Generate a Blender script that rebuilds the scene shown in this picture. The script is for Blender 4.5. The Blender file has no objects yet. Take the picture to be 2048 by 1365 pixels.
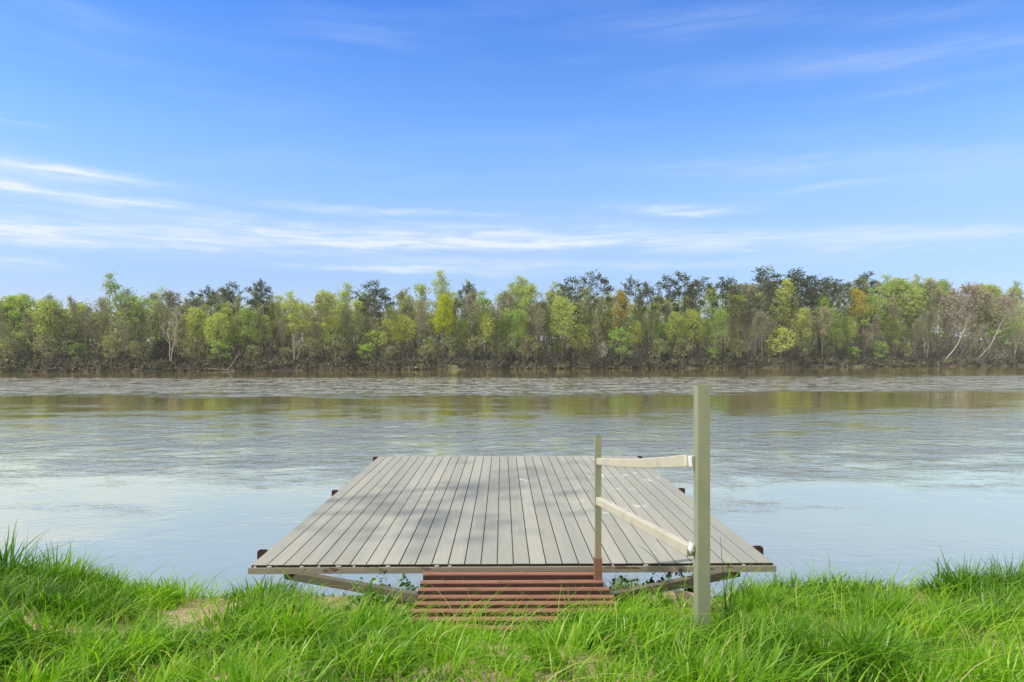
import bpy, bmesh, math, random
import numpy as np
from mathutils import Vector, Matrix
R = math.radians
C = bpy.context.scene.collection
SC = bpy.context.scene

# ------------------------------------------------------------------ camera
CAM_Z = 4.6                     # metres above the river
FPX = 1365.0                    # focal length in pixels of the 2048 px photograph
HOR = 704.0                     # horizon row
cd = bpy.data.cameras.new("camera"); cam = bpy.data.objects.new("camera", cd); C.objects.link(cam)
cd.sensor_width = 36.0; cd.lens = 36.0 * FPX / 2048.0
cd.shift_y = (HOR - 682.5) / 2048.0
cd.clip_start = 0.05; cd.clip_end = 6000
cam.location = (0, 0, CAM_Z); cam.rotation_euler = (R(90), 0, 0)
SC.camera = cam

# ------------------------------------------------------------------ sun, exposure
SUN_AZ = R(-110)                 # from +Y (view direction) towards +X ; negative = left
SUN_EL = R(51)
sd = bpy.data.lights.new("sun", 'SUN'); so = bpy.data.objects.new("sun", sd); C.objects.link(so)
sd.energy = 4.0; sd.angle = R(0.8); sd.color = (1.0, 0.93, 0.82)
sv = Vector((math.sin(SUN_AZ) * math.cos(SUN_EL), math.cos(SUN_AZ) * math.cos(SUN_EL), math.sin(SUN_EL)))
so.rotation_euler = sv.to_track_quat('Z', 'Y').to_euler(); so.location = (-30, 0, 40)
SC.view_settings.view_transform = 'Standard'; SC.view_settings.look = 'None'
SC.view_settings.exposure = 0.0; SC.view_settings.gamma = 1.0
SC.cycles.max_bounces = 8; SC.cycles.transparent_max_bounces = 8
SC.cycles.sample_clamp_indirect = 6.0

# ------------------------------------------------------------------ node helper
class NT:
    def __init__(s, tree): s.t = tree; tree.nodes.clear()
    def n(s, typ, **kw):
        nd = s.t.nodes.new(typ)
        for k, v in kw.items(): setattr(nd, k, v)
        return nd
    def l(s, a, b): s.t.links.new(a, b)
    def put(s, sock, v):
        if isinstance(v, (int, float, tuple, list)): sock.default_value = v
        else: s.l(v, sock)
    def m(s, op, a, b=None, c=None, clamp=False):
        nd = s.n('ShaderNodeMath', operation=op, use_clamp=clamp)
        s.put(nd.inputs[0], a)
        if b is not None: s.put(nd.inputs[1], b)
        if c is not None: s.put(nd.inputs[2], c)
        return nd.outputs[0]
    def mix(s, f, a, b, blend='MIX'):
        nd = s.n('ShaderNodeMix', data_type='RGBA', blend_type=blend)
        s.put(nd.inputs[0], f)
        s.put(nd.inputs[6], a if not isinstance(a, tuple) else (*a[:3], 1))
        s.put(nd.inputs[7], b if not isinstance(b, tuple) else (*b[:3], 1))
        return nd.outputs[2]
    def noise(s, vec, scale, detail=3, rough=0.5, dist=0.0):
        nd = s.n('ShaderNodeTexNoise'); s.l(vec, nd.inputs['Vector'])
        nd.inputs['Scale'].default_value = scale; nd.inputs['Detail'].default_value = detail
        nd.inputs['Roughness'].default_value = rough; nd.inputs['Distortion'].default_value = dist
        return nd.outputs['Fac']
    def scale(s, vec, sc):
        nd = s.n('ShaderNodeMapping'); s.l(vec, nd.inputs['Vector']); nd.inputs['Scale'].default_value = sc
        return nd.outputs[0]
    def ramp(s, f, stops, interp='LINEAR'):
        nd = s.n('ShaderNodeValToRGB'); cr = nd.color_ramp; cr.interpolation = interp
        while len(cr.elements) < len(stops): cr.elements.new(0.5)
        for e, (p, c) in zip(cr.elements, stops):
            e.position = p; e.color = (c, c, c, 1) if isinstance(c, (int, float)) else (*c[:3], 1)
        s.l(f, nd.inputs[0]); return nd.outputs[0]
    def smooth(s, f, a, b, lo=0.0, hi=1.0):
        nd = s.n('ShaderNodeMapRange', interpolation_type='SMOOTHSTEP')
        s.l(f, nd.inputs[0])
        for i, v in zip((1, 2, 3, 4), (a, b, lo, hi)): nd.inputs[i].default_value = v
        return nd.outputs[0]

# ------------------------------------------------------------------ world: sky with cirrus
W = bpy.data.worlds.new("World"); SC.world = W; W.use_nodes = True
w = NT(W.node_tree)
wo = w.n('ShaderNodeOutputWorld'); bg = w.n('ShaderNodeBackground')
sky = w.n('ShaderNodeTexSky', sky_type='NISHITA')
sky.sun_disc = False; sky.sun_elevation = SUN_EL; sky.sun_rotation = SUN_AZ
sky.altitude = 100; sky.air_density = 1.0; sky.dust_density = 0.4; sky.ozone_density = 1.6
tc = w.n('ShaderNodeTexCoord'); sp = w.n('ShaderNodeSeparateXYZ'); w.l(tc.outputs['Generated'], sp.inputs[0])
dx, dy, dz = sp.outputs
hyp = w.m('SQRT', w.m('ADD', w.m('MULTIPLY', dx, dx), w.m('MULTIPLY', dy, dy)))
el = w.m('DIVIDE', dz, w.m('MAXIMUM', hyp, 0.02))          # tangent of elevation
az = w.m('ARCTAN2', dx, dy)                                # azimuth from the river's far side
cv = w.n('ShaderNodeCombineXYZ'); w.l(az, cv.inputs[0]); w.l(el, cv.inputs[1])
warp = w.m('MULTIPLY', w.m('SUBTRACT', w.noise(w.scale(cv.outputs[0], (5, 16, 1)), 1.0, 4, 0.6), 0.5), 0.045)
elw = w.m('ADD', el, warp)
# cirrus streaks: (column, row, half width, half height, strength, slope) measured in the photograph, stored as sky directions
STREAKS = [(70, 342, 200, 19, .85, .06), (170, 350, 190, 8, .5, .08), (10, 375, 70, 20, .6, .3), (190, 398, 270, 12, .9, .07),
           (30, 462, 150, 26, .9, .10), (300, 482, 330, 18, .78, .03), (560, 474, 420, 24, .66, .03), (900, 476, 380, 24, .62, .05),
           (1000, 490, 340, 9, .6, .02), (1190, 470, 330, 18, .5, .03), (810, 541, 230, 7, .9, .03), (1120, 532, 420, 10, .55, .03),
           (1350, 418, 120, 10, .85, .05), (1700, 490, 280, 18, .55, .06), (1560, 476, 330, 14, .45, .04), (1980, 461, 110, 8, .45, .05),
           (1640, 330, 420, 24, .25, .12), (1850, 105, 330, 30, .22, .16), (1400, 45, 250, 30, .16, .12), (1850, 30, 200, 20, .12, .2),
           (1870, 172, 220, 9, .15, .07), (680, 417, 140, 8, .5, .06), (900, 432, 260, 10, .3, .06), (110, 15, 190, 24, .16, .05),
           (20, 520, 120, 12, .5, .05), (1650, 382, 130, 7, .25, .05), (30, 250, 70, 5, .25, .05)]
tot = None
for (px, py, hw, hh, k, sl) in STREAKS:
    a0 = math.atan2(px - 1024, FPX); e0 = (HOR - py) / FPX * math.cos(a0)
    c2 = math.cos(a0) ** 2
    da = w.m('MULTIPLY', w.m('SUBTRACT', az, a0), FPX / (hw * c2))
    sl_ = sl * hw / hh * math.cos(a0)
    de = w.m('MULTIPLY_ADD', w.m('SUBTRACT', elw, e0), FPX / (hh * math.cos(a0)), w.m('MULTIPLY', da, sl_ * 0.5))
    q = w.m('ADD', w.m('MULTIPLY', da, da), w.m('MULTIPLY', de, de))
    g = w.m('MULTIPLY', w.m('POWER', 2.718, w.m('MULTIPLY', q, -1.0)), k)
    tot = g if tot is None else w.m('ADD', tot, g)
fibre = w.noise(w.scale(cv.outputs[0], (9, 100, 1)), 1.0, 7, .64, 0.5)
veil = w.noise(w.scale(cv.outputs[0], (2.2, 15, 1)), 1.0, 5, 0.55, 0.3)
cl = w.m('MULTIPLY', tot, w.m('MULTIPLY_ADD', w.smooth(fibre, 0.30, 0.70), 0.68, 0.28))
cl = w.m('ADD', cl, w.m('MULTIPLY', w.smooth(veil, 0.48, 0.8), 0.14))
cl = w.m('MULTIPLY', cl, w.smooth(el, 0.0, 0.05, 0.4, 1.0))
# unseen cloud added landward and overhead to whiten the fill light
land = w.noise(w.scale(tc.outputs['Generated'], (2.0, 2.0, 4.0)), 1.0, 5, 0.55, 0.4)
behind = w.m('MULTIPLY', w.smooth(w.m('SUBTRACT', w.m('MULTIPLY', dz, 0.85), dy), 0.10, 0.7), w.smooth(land, 0.30, 0.62, 0.45, 1.0))
over = w.m('MULTIPLY', w.smooth(el, .62, 1.3), w.smooth(land, .25, .6, .45, .95))
high = w.m('MINIMUM', w.m('ADD', behind, over), .92)
cl = w.m('MINIMUM', cl, 0.92)
tint = w.ramp(w.m('MULTIPLY', el, 1.6), [(0.0, (.36, .38, .62)), (.16, (.40, .46, .62)), (.24, (.47, .53, .65)), (.35, (.54, .64, .76)),
                                          (.48, (.47, .65, .87)), (.64, (.34, .58, .90)), (.82, (.235, .50, .93)), (1.0, (.22, .47, .93))])
tint3 = w.mix(1.0, tint, (3.0, 3.0, 3.0), 'MULTIPLY')
SKYT = w.mix(1.0, sky.outputs[0], tint3, 'MULTIPLY')
cmix = w.mix(cl, w.mix(high, SKYT, (12.0, 11.6, 10.8)), (9.3, 10.2, 11.2))
w.l(cmix, bg.inputs[0]); bg.inputs[1].default_value = 0.092
w.l(bg.outputs[0], wo.inputs[0])

# ------------------------------------------------------------------ mesh helpers
rng = np.random.default_rng(11)
def tag(o, label=None, cat=None, group=None, kind=None):
    for k, v in (("label", label), ("category", cat), ("group", group), ("kind", kind)):
        if v: o[k] = v
    return o
def empty(name, loc=(0, 0, 0), rz=0.0):
    o = bpy.data.objects.new(name, None); C.objects.link(o); o.location = loc; o.rotation_euler = (0, 0, rz)
    o.empty_display_size = 0.2
    return o
def link(name, me, parent=None):
    o = bpy.data.objects.new(name, me); C.objects.link(o)
    if parent is not None: o.parent = parent
    return o
def np_mesh(name, V, F, mats, midx=None, smooth=False, attrs=None):
    me = bpy.data.meshes.new(name); V = np.asarray(V, np.float32); F = np.asarray(F, np.int32)
    n, k = F.shape
    me.vertices.add(len(V)); me.vertices.foreach_set('co', V.ravel())
    me.loops.add(n * k); me.loops.foreach_set('vertex_index', F.ravel())
    me.polygons.add(n); me.polygons.foreach_set('loop_start', np.arange(0, n * k, k, dtype=np.int32))
    for m in mats: me.materials.append(m)
    if midx is not None: me.polygons.foreach_set('material_index', np.asarray(midx, np.int32))
    if smooth: me.polygons.foreach_set('use_smooth', np.ones(n, bool))
    for an, av in (attrs or {}).items():
        at = me.attributes.new(an, 'FLOAT', 'POINT'); at.data.foreach_set('value', np.asarray(av, np.float32))
    me.update(calc_edges=True)
    return me
class MB:
    """collects boxes, tubes and rings into one bmesh"""
    def __init__(s): s.bm = bmesh.new()
    def box(s, x0, x1, y0, y1, z0, z1, mi=0, bev=0.0):
        vs = [s.bm.verts.new(p) for p in ((x0, y0, z0), (x1, y0, z0), (x1, y1, z0), (x0, y1, z0), (x0, y0, z1), (x1, y0, z1), (x1, y1, z1), (x0, y1, z1))]
        fs = [s.bm.faces.new([vs[i] for i in f]) for f in ((3, 2, 1, 0), (4, 5, 6, 7), (0, 1, 5, 4), (1, 2, 6, 5), (2, 3, 7, 6), (3, 0, 4, 7))]
        for f in fs: f.material_index = mi
        if bev:
            ed = list({e for f in fs for e in f.edges})
            r = bmesh.ops.bevel(s.bm, geom=ed, offset=bev, segments=2, affect='EDGES', profile=0.5)
            for f in r['faces']: f.material_index = mi
        return s
    def loft(s, rings, mi=0, cap=True, close=True):
        vr = [[s.bm.verts.new(p) for p in r] for r in rings]; n = len(vr[0])
        for a, b in zip(vr, vr[1:]):
            for i in range(n if close else n - 1):
                j = (i + 1) % n
                f = s.bm.faces.new((a[i], a[j], b[j], b[i])); f.material_index = mi
        if cap:
            for r in (vr[0][::-1], vr[-1]):
                f = s.bm.faces.new(r); f.material_index = mi
        return s
    def bar(s, p, q, wd, ht, wd2=None, ht2=None, r=0.006, mi=0, nseg=1, bow=None):
        """rounded rectangular bar from p to q; wd across, ht up"""
        p, q = Vector(p), Vector(q); d = (q - p).normalized()
        sx = d.cross(Vector((0, 0, 1)))
        sx = Vector((1, 0, 0)) if sx.length < 1e-3 else sx.normalized()
        up = sx.cross(d).normalized(); rings = []
        for k in range(nseg + 1):
            t = k / nseg; c = p.lerp(q, t) + (bow(t) if bow else Vector())
            a = (wd + ((wd2 or wd) - wd) * t) / 2; b = (ht + ((ht2 or ht) - ht) * t) / 2; ring = []
            for cx, cy, a0 in ((a - r, b - r, 0), (-a + r, b - r, 90), (-a + r, -b + r, 180), (a - r, -b + r, 270)):
                for aa in (0, 45, 90):
                    an = R(a0 + aa); ring.append(c + sx * (cx + r * math.cos(an)) + up * (cy + r * math.sin(an)))
            rings.append(ring)
        return s.loft(rings, mi)
    def tube_sq(s, p, q, w_, h_, th, mi=0, mi_in=1, inside=0.15):
        """hollow square tube, open at both ends"""
        p, q = Vector(p), Vector(q); d = (q - p).normalized()
        sx = d.cross(Vector((0, 0, 1))); sx = Vector((1, 0, 0)) if sx.length < 1e-3 else sx.normalized()
        up = sx.cross(d).normalized()
        def ring(c, a, b): return [c + sx * i * a + up * j * b for i, j in ((1, 1), (-1, 1), (-1, -1), (1, -1))]
        a, b = w_ / 2, h_ / 2; inside = min(inside, .42 * (q - p).length)
        s.loft([ring(p + d * inside, a - th, b - th), ring(p, a - th, b - th), ring(p, a, b)], mi_in, cap=False)
        s.loft([ring(p, a, b), ring(q, a, b)], mi, cap=False)
        s.loft([ring(q, a, b), ring(q, a - th, b - th), ring(q - d * inside, a - th, b - th)], mi_in, cap=False)
        return s
    def pipe(s, p, q, r, n=12, mi=0, cap=True):
        p, q = Vector(p), Vector(q); d = (q - p).normalized(); ref = Vector((0, 0, 1)) if abs(d.z) < .9 else Vector((1, 0, 0))
        sx = d.cross(ref).normalized(); up = sx.cross(d)
        return s.loft([[c + sx * math.cos(2 * math.pi * i / n) * r + up * math.sin(2 * math.pi * i / n) * r for i in range(n)] for c in (p, q)], mi, cap)
    def build(s, name, mats, parent=None, smooth=False):
        bmesh.ops.recalc_face_normals(s.bm, faces=s.bm.faces)
        me = bpy.data.meshes.new(name); s.bm.to_mesh(me); s.bm.free()
        for m in (mats if isinstance(mats, (list, tuple)) else [mats]): me.materials.append(m)
        if smooth:
            for p in me.polygons: p.use_smooth = True
            me.set_sharp_from_angle(angle=R(40))
        return link(name, me, parent)
def tubes(P0, P1, R0, R1, k=3):
    """many thin tapered prisms at once"""
    P0, P1, R0, R1 = map(lambda a: np.asarray(a, float), (P0, P1, R0, R1)); n = len(P0)
    if n == 0: return np.zeros((0, 3)), np.zeros((0, 4), int)
    d = P1 - P0; d /= np.maximum(np.linalg.norm(d, axis=1, keepdims=True), 1e-6)
    ref = np.where(np.abs(d[:, 2:3]) > .9, np.array([[1., 0, 0]]), np.array([[0, 0, 1.]]))
    sx = np.cross(d, ref); sx /= np.maximum(np.linalg.norm(sx, axis=1, keepdims=True), 1e-6); up = np.cross(sx, d)
    V = np.zeros((n, 2 * k, 3))
    for i in range(k):
        a = 2 * math.pi * i / k; o = sx * math.cos(a) + up * math.sin(a)
        V[:, i] = P0 + o * R0[:, None]; V[:, k + i] = P1 + o * R1[:, None]
    base = (np.arange(n) * 2 * k)[:, None]; F = []
    for i in range(k):
        j = (i + 1) % k; F.append(np.hstack([base + i, base + j, base + k + j, base + k + i]))
    return V.reshape(-1, 3), np.vstack(F)
def cards(P, size, rg, elong=1.5, flat=0.35):
    """small folded leaf sprays: two quads hinged along a midrib, random directions"""
    n = len(P); P = np.asarray(P, float)
    if n == 0: return np.zeros((0, 3)), np.zeros((0, 4), int)
    a = rg.normal(size=(n, 3)); a[:, 2] *= .7; a /= np.linalg.norm(a, axis=1, keepdims=True)
    b = rg.normal(size=(n, 3)); b -= a * (a * b).sum(1, keepdims=True); b /= np.linalg.norm(b, axis=1, keepdims=True)
    c = np.cross(a, b); s_ = (size * rg.uniform(.6, 1.35, n))[:, None]
    m0 = P - a * s_ * elong / 2; m1 = P + a * s_ * elong / 2
    V = np.stack([m0, m1, P + b * s_ * .55 + a * s_ * .3 + c * s_ * flat, P + b * s_ * .45 - a * s_ * .35 + c * s_ * flat * .8,
                  P - b * s_ * .5 + a * s_ * .2 + c * s_ * flat, P - b * s_ * .5 - a * s_ * .4 + c * s_ * flat], 1)
    base = (np.arange(n) * 6)[:, None]
    F = np.vstack([np.hstack([base + 0, base + 3, base + 2, base + 1]), np.hstack([base + 1, base + 4, base + 5, base + 0])])
    return V.reshape(-1, 3), F
def join(parts):
    Vs, Fs, M, off = [], [], [], 0
    for V, F, mi in parts:
        if len(V) == 0: continue
        Vs.append(V); Fs.append(F + off); M.append(np.full(len(F), mi)); off += len(V)
    return np.vstack(Vs), np.vstack(Fs), np.concatenate(M)
def vnoise(x, y, f, seed=0):
    """smooth value noise for terrain heights"""
    x = np.asarray(x, float) * f; y = np.asarray(y, float) * f
    xi, yi = np.floor(x), np.floor(y); fx, fy = x - xi, y - yi; fx = fx * fx * (3 - 2 * fx); fy = fy * fy * (3 - 2 * fy)
    def h(i, j):
        v = np.sin(i * 127.1 + j * 311.7 + seed * 74.7) * 43758.5453
        return v - np.floor(v)
    return (h(xi, yi) * (1 - fx) + h(xi + 1, yi) * fx) * (1 - fy) + (h(xi, yi + 1) * (1 - fx) + h(xi + 1, yi + 1) * fx) * fy - .5

# ------------------------------------------------------------------ materials
def mat(name):
    m = bpy.data.materials.new(name); m.use_nodes = True; nt = NT(m.node_tree)
    out = nt.n('ShaderNodeOutputMaterial'); return m, nt, out
def pbr(name, col, rough=.7, metal=0.0, var=0.25, vscale=6.0, stretch=(1, 1, 1), col2=None, c2=(0.5, 0.65), c2scale=3.0, bump=0.0, bscale=60, spec=.4, island=0.0):
    m, t, out = mat(name); b = t.n('ShaderNodeBsdfPrincipled'); co = t.n('ShaderNodeTexCoord').outputs['Object']
    n1 = t.noise(t.scale(co, stretch), vscale, 5, .6)
    c = t.mix(n1, tuple(v * (1 - var) for v in col), tuple(min(1, v * (1 + var)) for v in col))
    if island:
        g = t.n('ShaderNodeNewGeometry').outputs['Random Per Island']
        c = t.mix(1.0, c, t.ramp(g, [(0, 1 - island), (1, 1 + island)]), 'MULTIPLY')
    if col2 is not None:
        n2 = t.noise(t.scale(co, stretch), c2scale, 6, .65, .3); c = t.mix(t.smooth(n2, *c2), c, tuple(col2))
    t.put(b.inputs['Base Color'], c); b.inputs['Roughness'].default_value = rough; b.inputs['Metallic'].default_value = metal
    b.inputs['Specular IOR Level'].default_value = spec
    if bump:
        bp = t.n('ShaderNodeBump'); bp.inputs['Strength'].default_value = bump; bp.inputs['Distance'].default_value = .004
        t.l(t.noise(t.scale(co, stretch), bscale, 4, .6), bp.inputs['Height']); t.l(bp.outputs[0], b.inputs['Normal'])
    t.l(b.outputs[0], out.inputs[0]); return m
def leafmat(name, cols, trans=.45, objvar=.25, isl=.35, gloss=0.0):
    """leaf: diffuse + translucent, hue differs leaf by leaf and tree by tree"""
    m, t, out = mat(name); g = t.n('ShaderNodeNewGeometry').outputs['Random Per Island']; oi = t.n('ShaderNodeObjectInfo').outputs['Random']
    k = len(cols); c = t.ramp(g, [(i / max(1, k - 1), cc) for i, cc in enumerate(cols)])
    c = t.mix(1.0, c, t.ramp(oi, [(0, (1 - objvar, 1 - objvar * .8, 1 - objvar)), (.5, (1.0, 1, 1)), (1, (1 + objvar, 1 + objvar * .6, 1 - objvar * .3))]), 'MULTIPLY')
    df = t.n('ShaderNodeBsdfDiffuse'); tr = t.n('ShaderNodeBsdfTranslucent'); t.l(c, df.inputs[0])
    t.l(t.mix(1.0, c, (1.25, 1.3, .8), 'MULTIPLY'), tr.inputs[0])
    mx = t.n('ShaderNodeMixShader'); mx.inputs[0].default_value = trans; t.l(df.outputs[0], mx.inputs[1]); t.l(tr.outputs[0], mx.inputs[2])
    last = mx.outputs[0]
    if gloss:
        gl = t.n('ShaderNodeBsdfGlossy'); gl.inputs['Roughness'].default_value = .35; gl.inputs[0].default_value = (1, 1, 1, 1)
        m2 = t.n('ShaderNodeMixShader'); m2.inputs[0].default_value = gloss * .12; t.l(last, m2.inputs[1]); t.l(gl.outputs[0], m2.inputs[2]); last = m2.outputs[0]
    t.l(last, out.inputs[0]); return m

# ------------------------------------------------------------------ setting: river
m_water, t, out = mat('river water')
geo = t.n('ShaderNodeNewGeometry'); P = geo.outputs['Position']; sx_ = t.n('ShaderNodeSeparateXYZ'); t.l(P, sx_.inputs[0])
wx, wy = sx_.outputs[0], sx_.outputs[1]
drift = t.noise(t.scale(P, (.012, .05, 1)), 1.0, 3, .6)
drift2 = t.noise(t.scale(P, (.055, .14, 1)), 1.0, 5, .68)
yy = t.m('SUBTRACT', wy, t.m('MULTIPLY', t.m('MAXIMUM', wx, 0.0), .10))
yy = t.m('ADD', yy, t.m('MULTIPLY', t.m('SUBTRACT', drift, .5), 30.0))
yy = t.m('ADD', yy, t.m('MULTIPLY', t.m('SUBTRACT', drift2, .5), 36.0))
WAVE = t.ramp(t.m('DIVIDE', yy, 160.0), [(0.0, .03), (.115, .05), (.155, .30), (.20, .55), (.26, .50), (.31, .20), (.37, .09), (.43, .07), (.455, .4), (.49, 1.1), (.70, 1.1), (.75, .5), (.79, .07), (.9, .05), (1.0, .05)])
patch = t.noise(t.scale(P, (.16, .34, 1)), 1.0, 5, .65, .3)
WAVE = t.m('MULTIPLY', WAVE, t.smooth(patch, .38, .60, .3, 1.6))
speck = t.noise(t.scale(P, (.9, .40, 1)), 1.0, 4, .7)
WAVE = t.m('MULTIPLY', WAVE, t.m('MULTIPLY_ADD', t.smooth(wy, 62, 78), t.m('SUBTRACT', t.smooth(speck, .40, .60, .25, 1.8), 1.0), 1.0))
n_d = t.noise(t.scale(P, (.85, 1.05, 1)), 1.0, 2, .55, .3)
n_a = t.noise(t.scale(P, (2.6, 4.2, 1)), 1.0, 3, .6, .2)
n_b = t.noise(t.scale(P, (6.5, 10.0, 1)), 1.0, 2, .55, .3)
n_c = t.noise(t.scale(P, (.3, .55, 1)), 1.0, 2, .5)
hgt = t.m('ADD', t.m('MULTIPLY', n_a, .055), t.m('ADD', t.m('MULTIPLY', n_b, .024), t.m('ADD', t.m('MULTIPLY', n_c, .06), t.m('MULTIPLY', n_d, .13))))
bp = t.n('ShaderNodeBump'); bp.inputs['Strength'].default_value = 1.0; bp.inputs['Distance'].default_value = 1.0
t.l(t.m('MULTIPLY', t.m('SUBTRACT', hgt, .1345), WAVE), bp.inputs['Height'])
mud = t.mix(t.noise(t.scale(P, (.02, .06, 1)), 1.0, 4, .6), (.27, .245, .20), (.33, .30, .24))
df = t.n('ShaderNodeBsdfDiffuse'); t.l(mud, df.inputs[0])
gl = t.n('ShaderNodeBsdfGlossy'); t.l(t.m('MULTIPLY_ADD', WAVE, .03, .012), gl.inputs['Roughness']); gl.inputs[0].default_value = (1.23, 1.13, .83, 1)
t.l(bp.outputs[0], gl.inputs['Normal'])
fr = t.n('ShaderNodeFresnel'); fr.inputs[0].default_value = 1.33; t.l(bp.outputs[0], fr.inputs['Normal'])
fac = t.ramp(fr.outputs[0], [(0.0, .42), (.15, .50), (.28, .63), (.42, .82), (.55, .92), (.75, .97), (1.0, .98)])
fac = t.m('MULTIPLY', fac, t.smooth(WAVE, .70, 1.25, 1.0, .62))      # extra silt colour on ruffled water stands in for brighter glints of sky
mx = t.n('ShaderNodeMixShader'); t.l(fac, mx.inputs[0]); t.l(df.outputs[0], mx.inputs[1]); t.l(gl.outputs[0], mx.inputs[2]); t.l(mx.outputs[0], out.inputs[0])
V = [(-1500, -400, 0), (1500, -400, 0), (1500, 420, 0), (-1500, 420, 0)]
river = tag(link('river', np_mesh('river', V, [(0, 1, 2, 3)], [m_water])), 'wide calm brown river with rippled bands reflecting sky and trees', 'water', kind='structure')

# ------------------------------------------------------------------ setting: near bank
def sstep(a, b, x): u = np.clip((x - a) / (b - a), 0, 1); return u * u * (3 - 2 * u)
def edge_y(x):
    return 5.85 + .35 * sstep(1.6, 3, x) + .25 * sstep(-2.6, -3.8, x) + .25 * vnoise(x, 0 * x, .9, 3) + .45 * np.exp(-((x - .05) / .85) ** 4)
def ground_rel(x, y):
    x = np.asarray(x, float); y = np.asarray(y, float)
    z = np.interp(y, [-60, -5, 0, 3.3, 4.3, 5.0, 5.6, 6.4], [-0.6, -1.35, -1.58, -1.66, -1.82, -1.98, -2.08, -2.18])
    z = z + .16 * np.exp(-((x + 4.3) / 1.1) ** 2 - ((y - 5.5) / .9) ** 2) - .04 * sstep(2, 4, x)
    z = z - .07 * np.exp(-((x + 2.7) / .8) ** 2) + .10 * vnoise(x, y, .8, 1) + .05 * vnoise(x, y, 2.3, 2) + .02 * vnoise(x, y, 7, 4)
    z = z + .10 * np.exp(-((x - 1.42) / .4) ** 2 - ((y - 5.55) / .35) ** 2)
    z = z - .16 * np.exp(-((x - .03) / .80) ** 6) * sstep(4.6, 5.0, y)
    d = y - edge_y(x)
    z = z - np.where(d > 0, np.minimum(1.25 * d + .12 * vnoise(x, y, 3, 9) * np.minimum(d * 3, 1), 3.6), 0)
    return z
gx = np.concatenate([np.array([-700, -300, -150, -80, -40, -20, -12]), np.arange(-8, 8.01, .06), np.array([12, 20, 40, 80, 150, 300, 700])])
gy = np.concatenate([np.array([-300, -120, -60, -30, -14, -6, -2]), np.arange(0, 9.6, .06), np.array([10.5, 12])])
GX, GY = np.meshgrid(gx, gy); GZ = CAM_Z + ground_rel(GX, GY)
nx, ny = len(gx), len(gy); ii = np.arange(nx * ny).reshape(ny, nx)
F = np.stack([ii[:-1, :-1], ii[:-1, 1:], ii[1:, 1:], ii[1:, :-1]], -1).reshape(-1, 4)
m_soil, t, out = mat('sandy soil')
b = t.n('ShaderNodeBsdfPrincipled'); co = t.n('ShaderNodeTexCoord').outputs['Object']
c = t.mix(t.noise(co, 5, 6, .65), (.40, .26, .15), (.62, .46, .31))
c = t.mix(t.smooth(t.noise(co, 22, 5, .7), .55, .7), c, (.20, .13, .07))
c = t.mix(t.smooth(t.noise(t.scale(co, (1, 1, 1)), 1.3, 4, .6), .5, .65), c, (.24, .20, .09))
t.l(c, b.inputs['Base Color']); b.inputs['Roughness'].default_value = .95
bp = t.n('ShaderNodeBump'); bp.inputs['Strength'].default_value = .8; bp.inputs['Distance'].default_value = .03
t.l(t.noise(co, 35, 6, .7), bp.inputs['Height']); t.l(bp.outputs[0], b.inputs['Normal']); t.l(b.outputs[0], out.inputs[0])
tag(link('ground', np_mesh('ground', np.stack([GX, GY, GZ], -1).reshape(-1, 3), F, [m_soil], smooth=True)), 'sandy soil of the near river bank', 'ground', kind='structure')

# ------------------------------------------------------------------ setting: far bank and wooded hill
BX = np.array([-1500, -600, -118, -43, 45, 169, 420, 1500]); BYv = np.array([120, 145, 157, 172, 190, 225, 300, 380])
def bank_y(x): return np.interp(x, BX, BYv)
def far_z(x, y):
    d = y - bank_y(x)
    wob = 1.6 * vnoise(x, 0 * x, .08, 5) + .8 * vnoise(x, 0 * x, .3, 6)
    z = np.interp(d + wob, [-6, 0, .6, 4, 30, 120, 400], [-1.0, -.15, 1.0, 1.9, 3.0, 7, 14])
    hill = 17 * np.exp(-((x - 150) / 75) ** 2) * sstep(25, 110, d)
    return z + hill + .4 * vnoise(x, y, .15, 8) * sstep(0, 5, d)
fx = np.concatenate([np.arange(-700, -260, 40), np.arange(-260, 330, 3.0), np.arange(340, 1400, 60)])
fd = np.concatenate([np.array([-8, -4, -2, -1]), np.arange(0, 12, 1.0), np.array([15, 20, 30, 45, 70, 110, 160, 260, 500, 1500])])
FX, FD = np.meshgrid(fx, fd); FY = bank_y(FX) + FD; FZ = far_z(FX, FY)
nx, ny = len(fx), len(fd); ii = np.arange(nx * ny).reshape(ny, nx)
F = np.stack([ii[:-1, :-1], ii[:-1, 1:], ii[1:, 1:], ii[1:, :-1]], -1).reshape(-1, 4)
m_far = pbr('forest floor', (.085, .078, .055), .95, var=.45, vscale=.35, col2=(.13, .15, .06), c2=(.52, .66), c2scale=.12)
tag(link('far_bank', np_mesh('far_bank', np.stack([FX, FY, FZ], -1).reshape(-1, 3), F, [m_far], smooth=True)), 'low brown bank and leaf litter floor of the far shore', 'terrain', kind='structure')

# ------------------------------------------------------------------ trees of the far bank
m_bark = pbr('grey brown bark', (.26, .235, .185), .95, var=.4, vscale=1.2)
m_bark_dark = pbr('dark pine bark', (.125, .105, .080), .95, var=.4, vscale=1.0)
m_bark_white = pbr('pale sycamore bark', (.43, .405, .35), .8, var=.3, vscale=.9, col2=(.24, .21, .17), c2=(.60, .68), c2scale=.8)
m_twig = pbr('grey twigs', (.27, .255, .20), .95, var=.3, vscale=.6, island=.35)
m_twig_pale = pbr('pale twigs', (.33, .29, .24), .95, var=.3, vscale=.6, island=.3)
L_PINE = leafmat('pine needles', [(.065, .092, .050), (.092, .120, .064), (.12, .145, .078)], .15, .12)
L_SPRING = leafmat('fresh spring leaves', [(.38, .45, .115), (.47, .54, .16), (.54, .60, .23)], .5, .16)
L_GREEN = leafmat('young green leaves', [(.26, .40, .10), (.34, .47, .13), (.42, .54, .19)], .5, .15)
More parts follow.
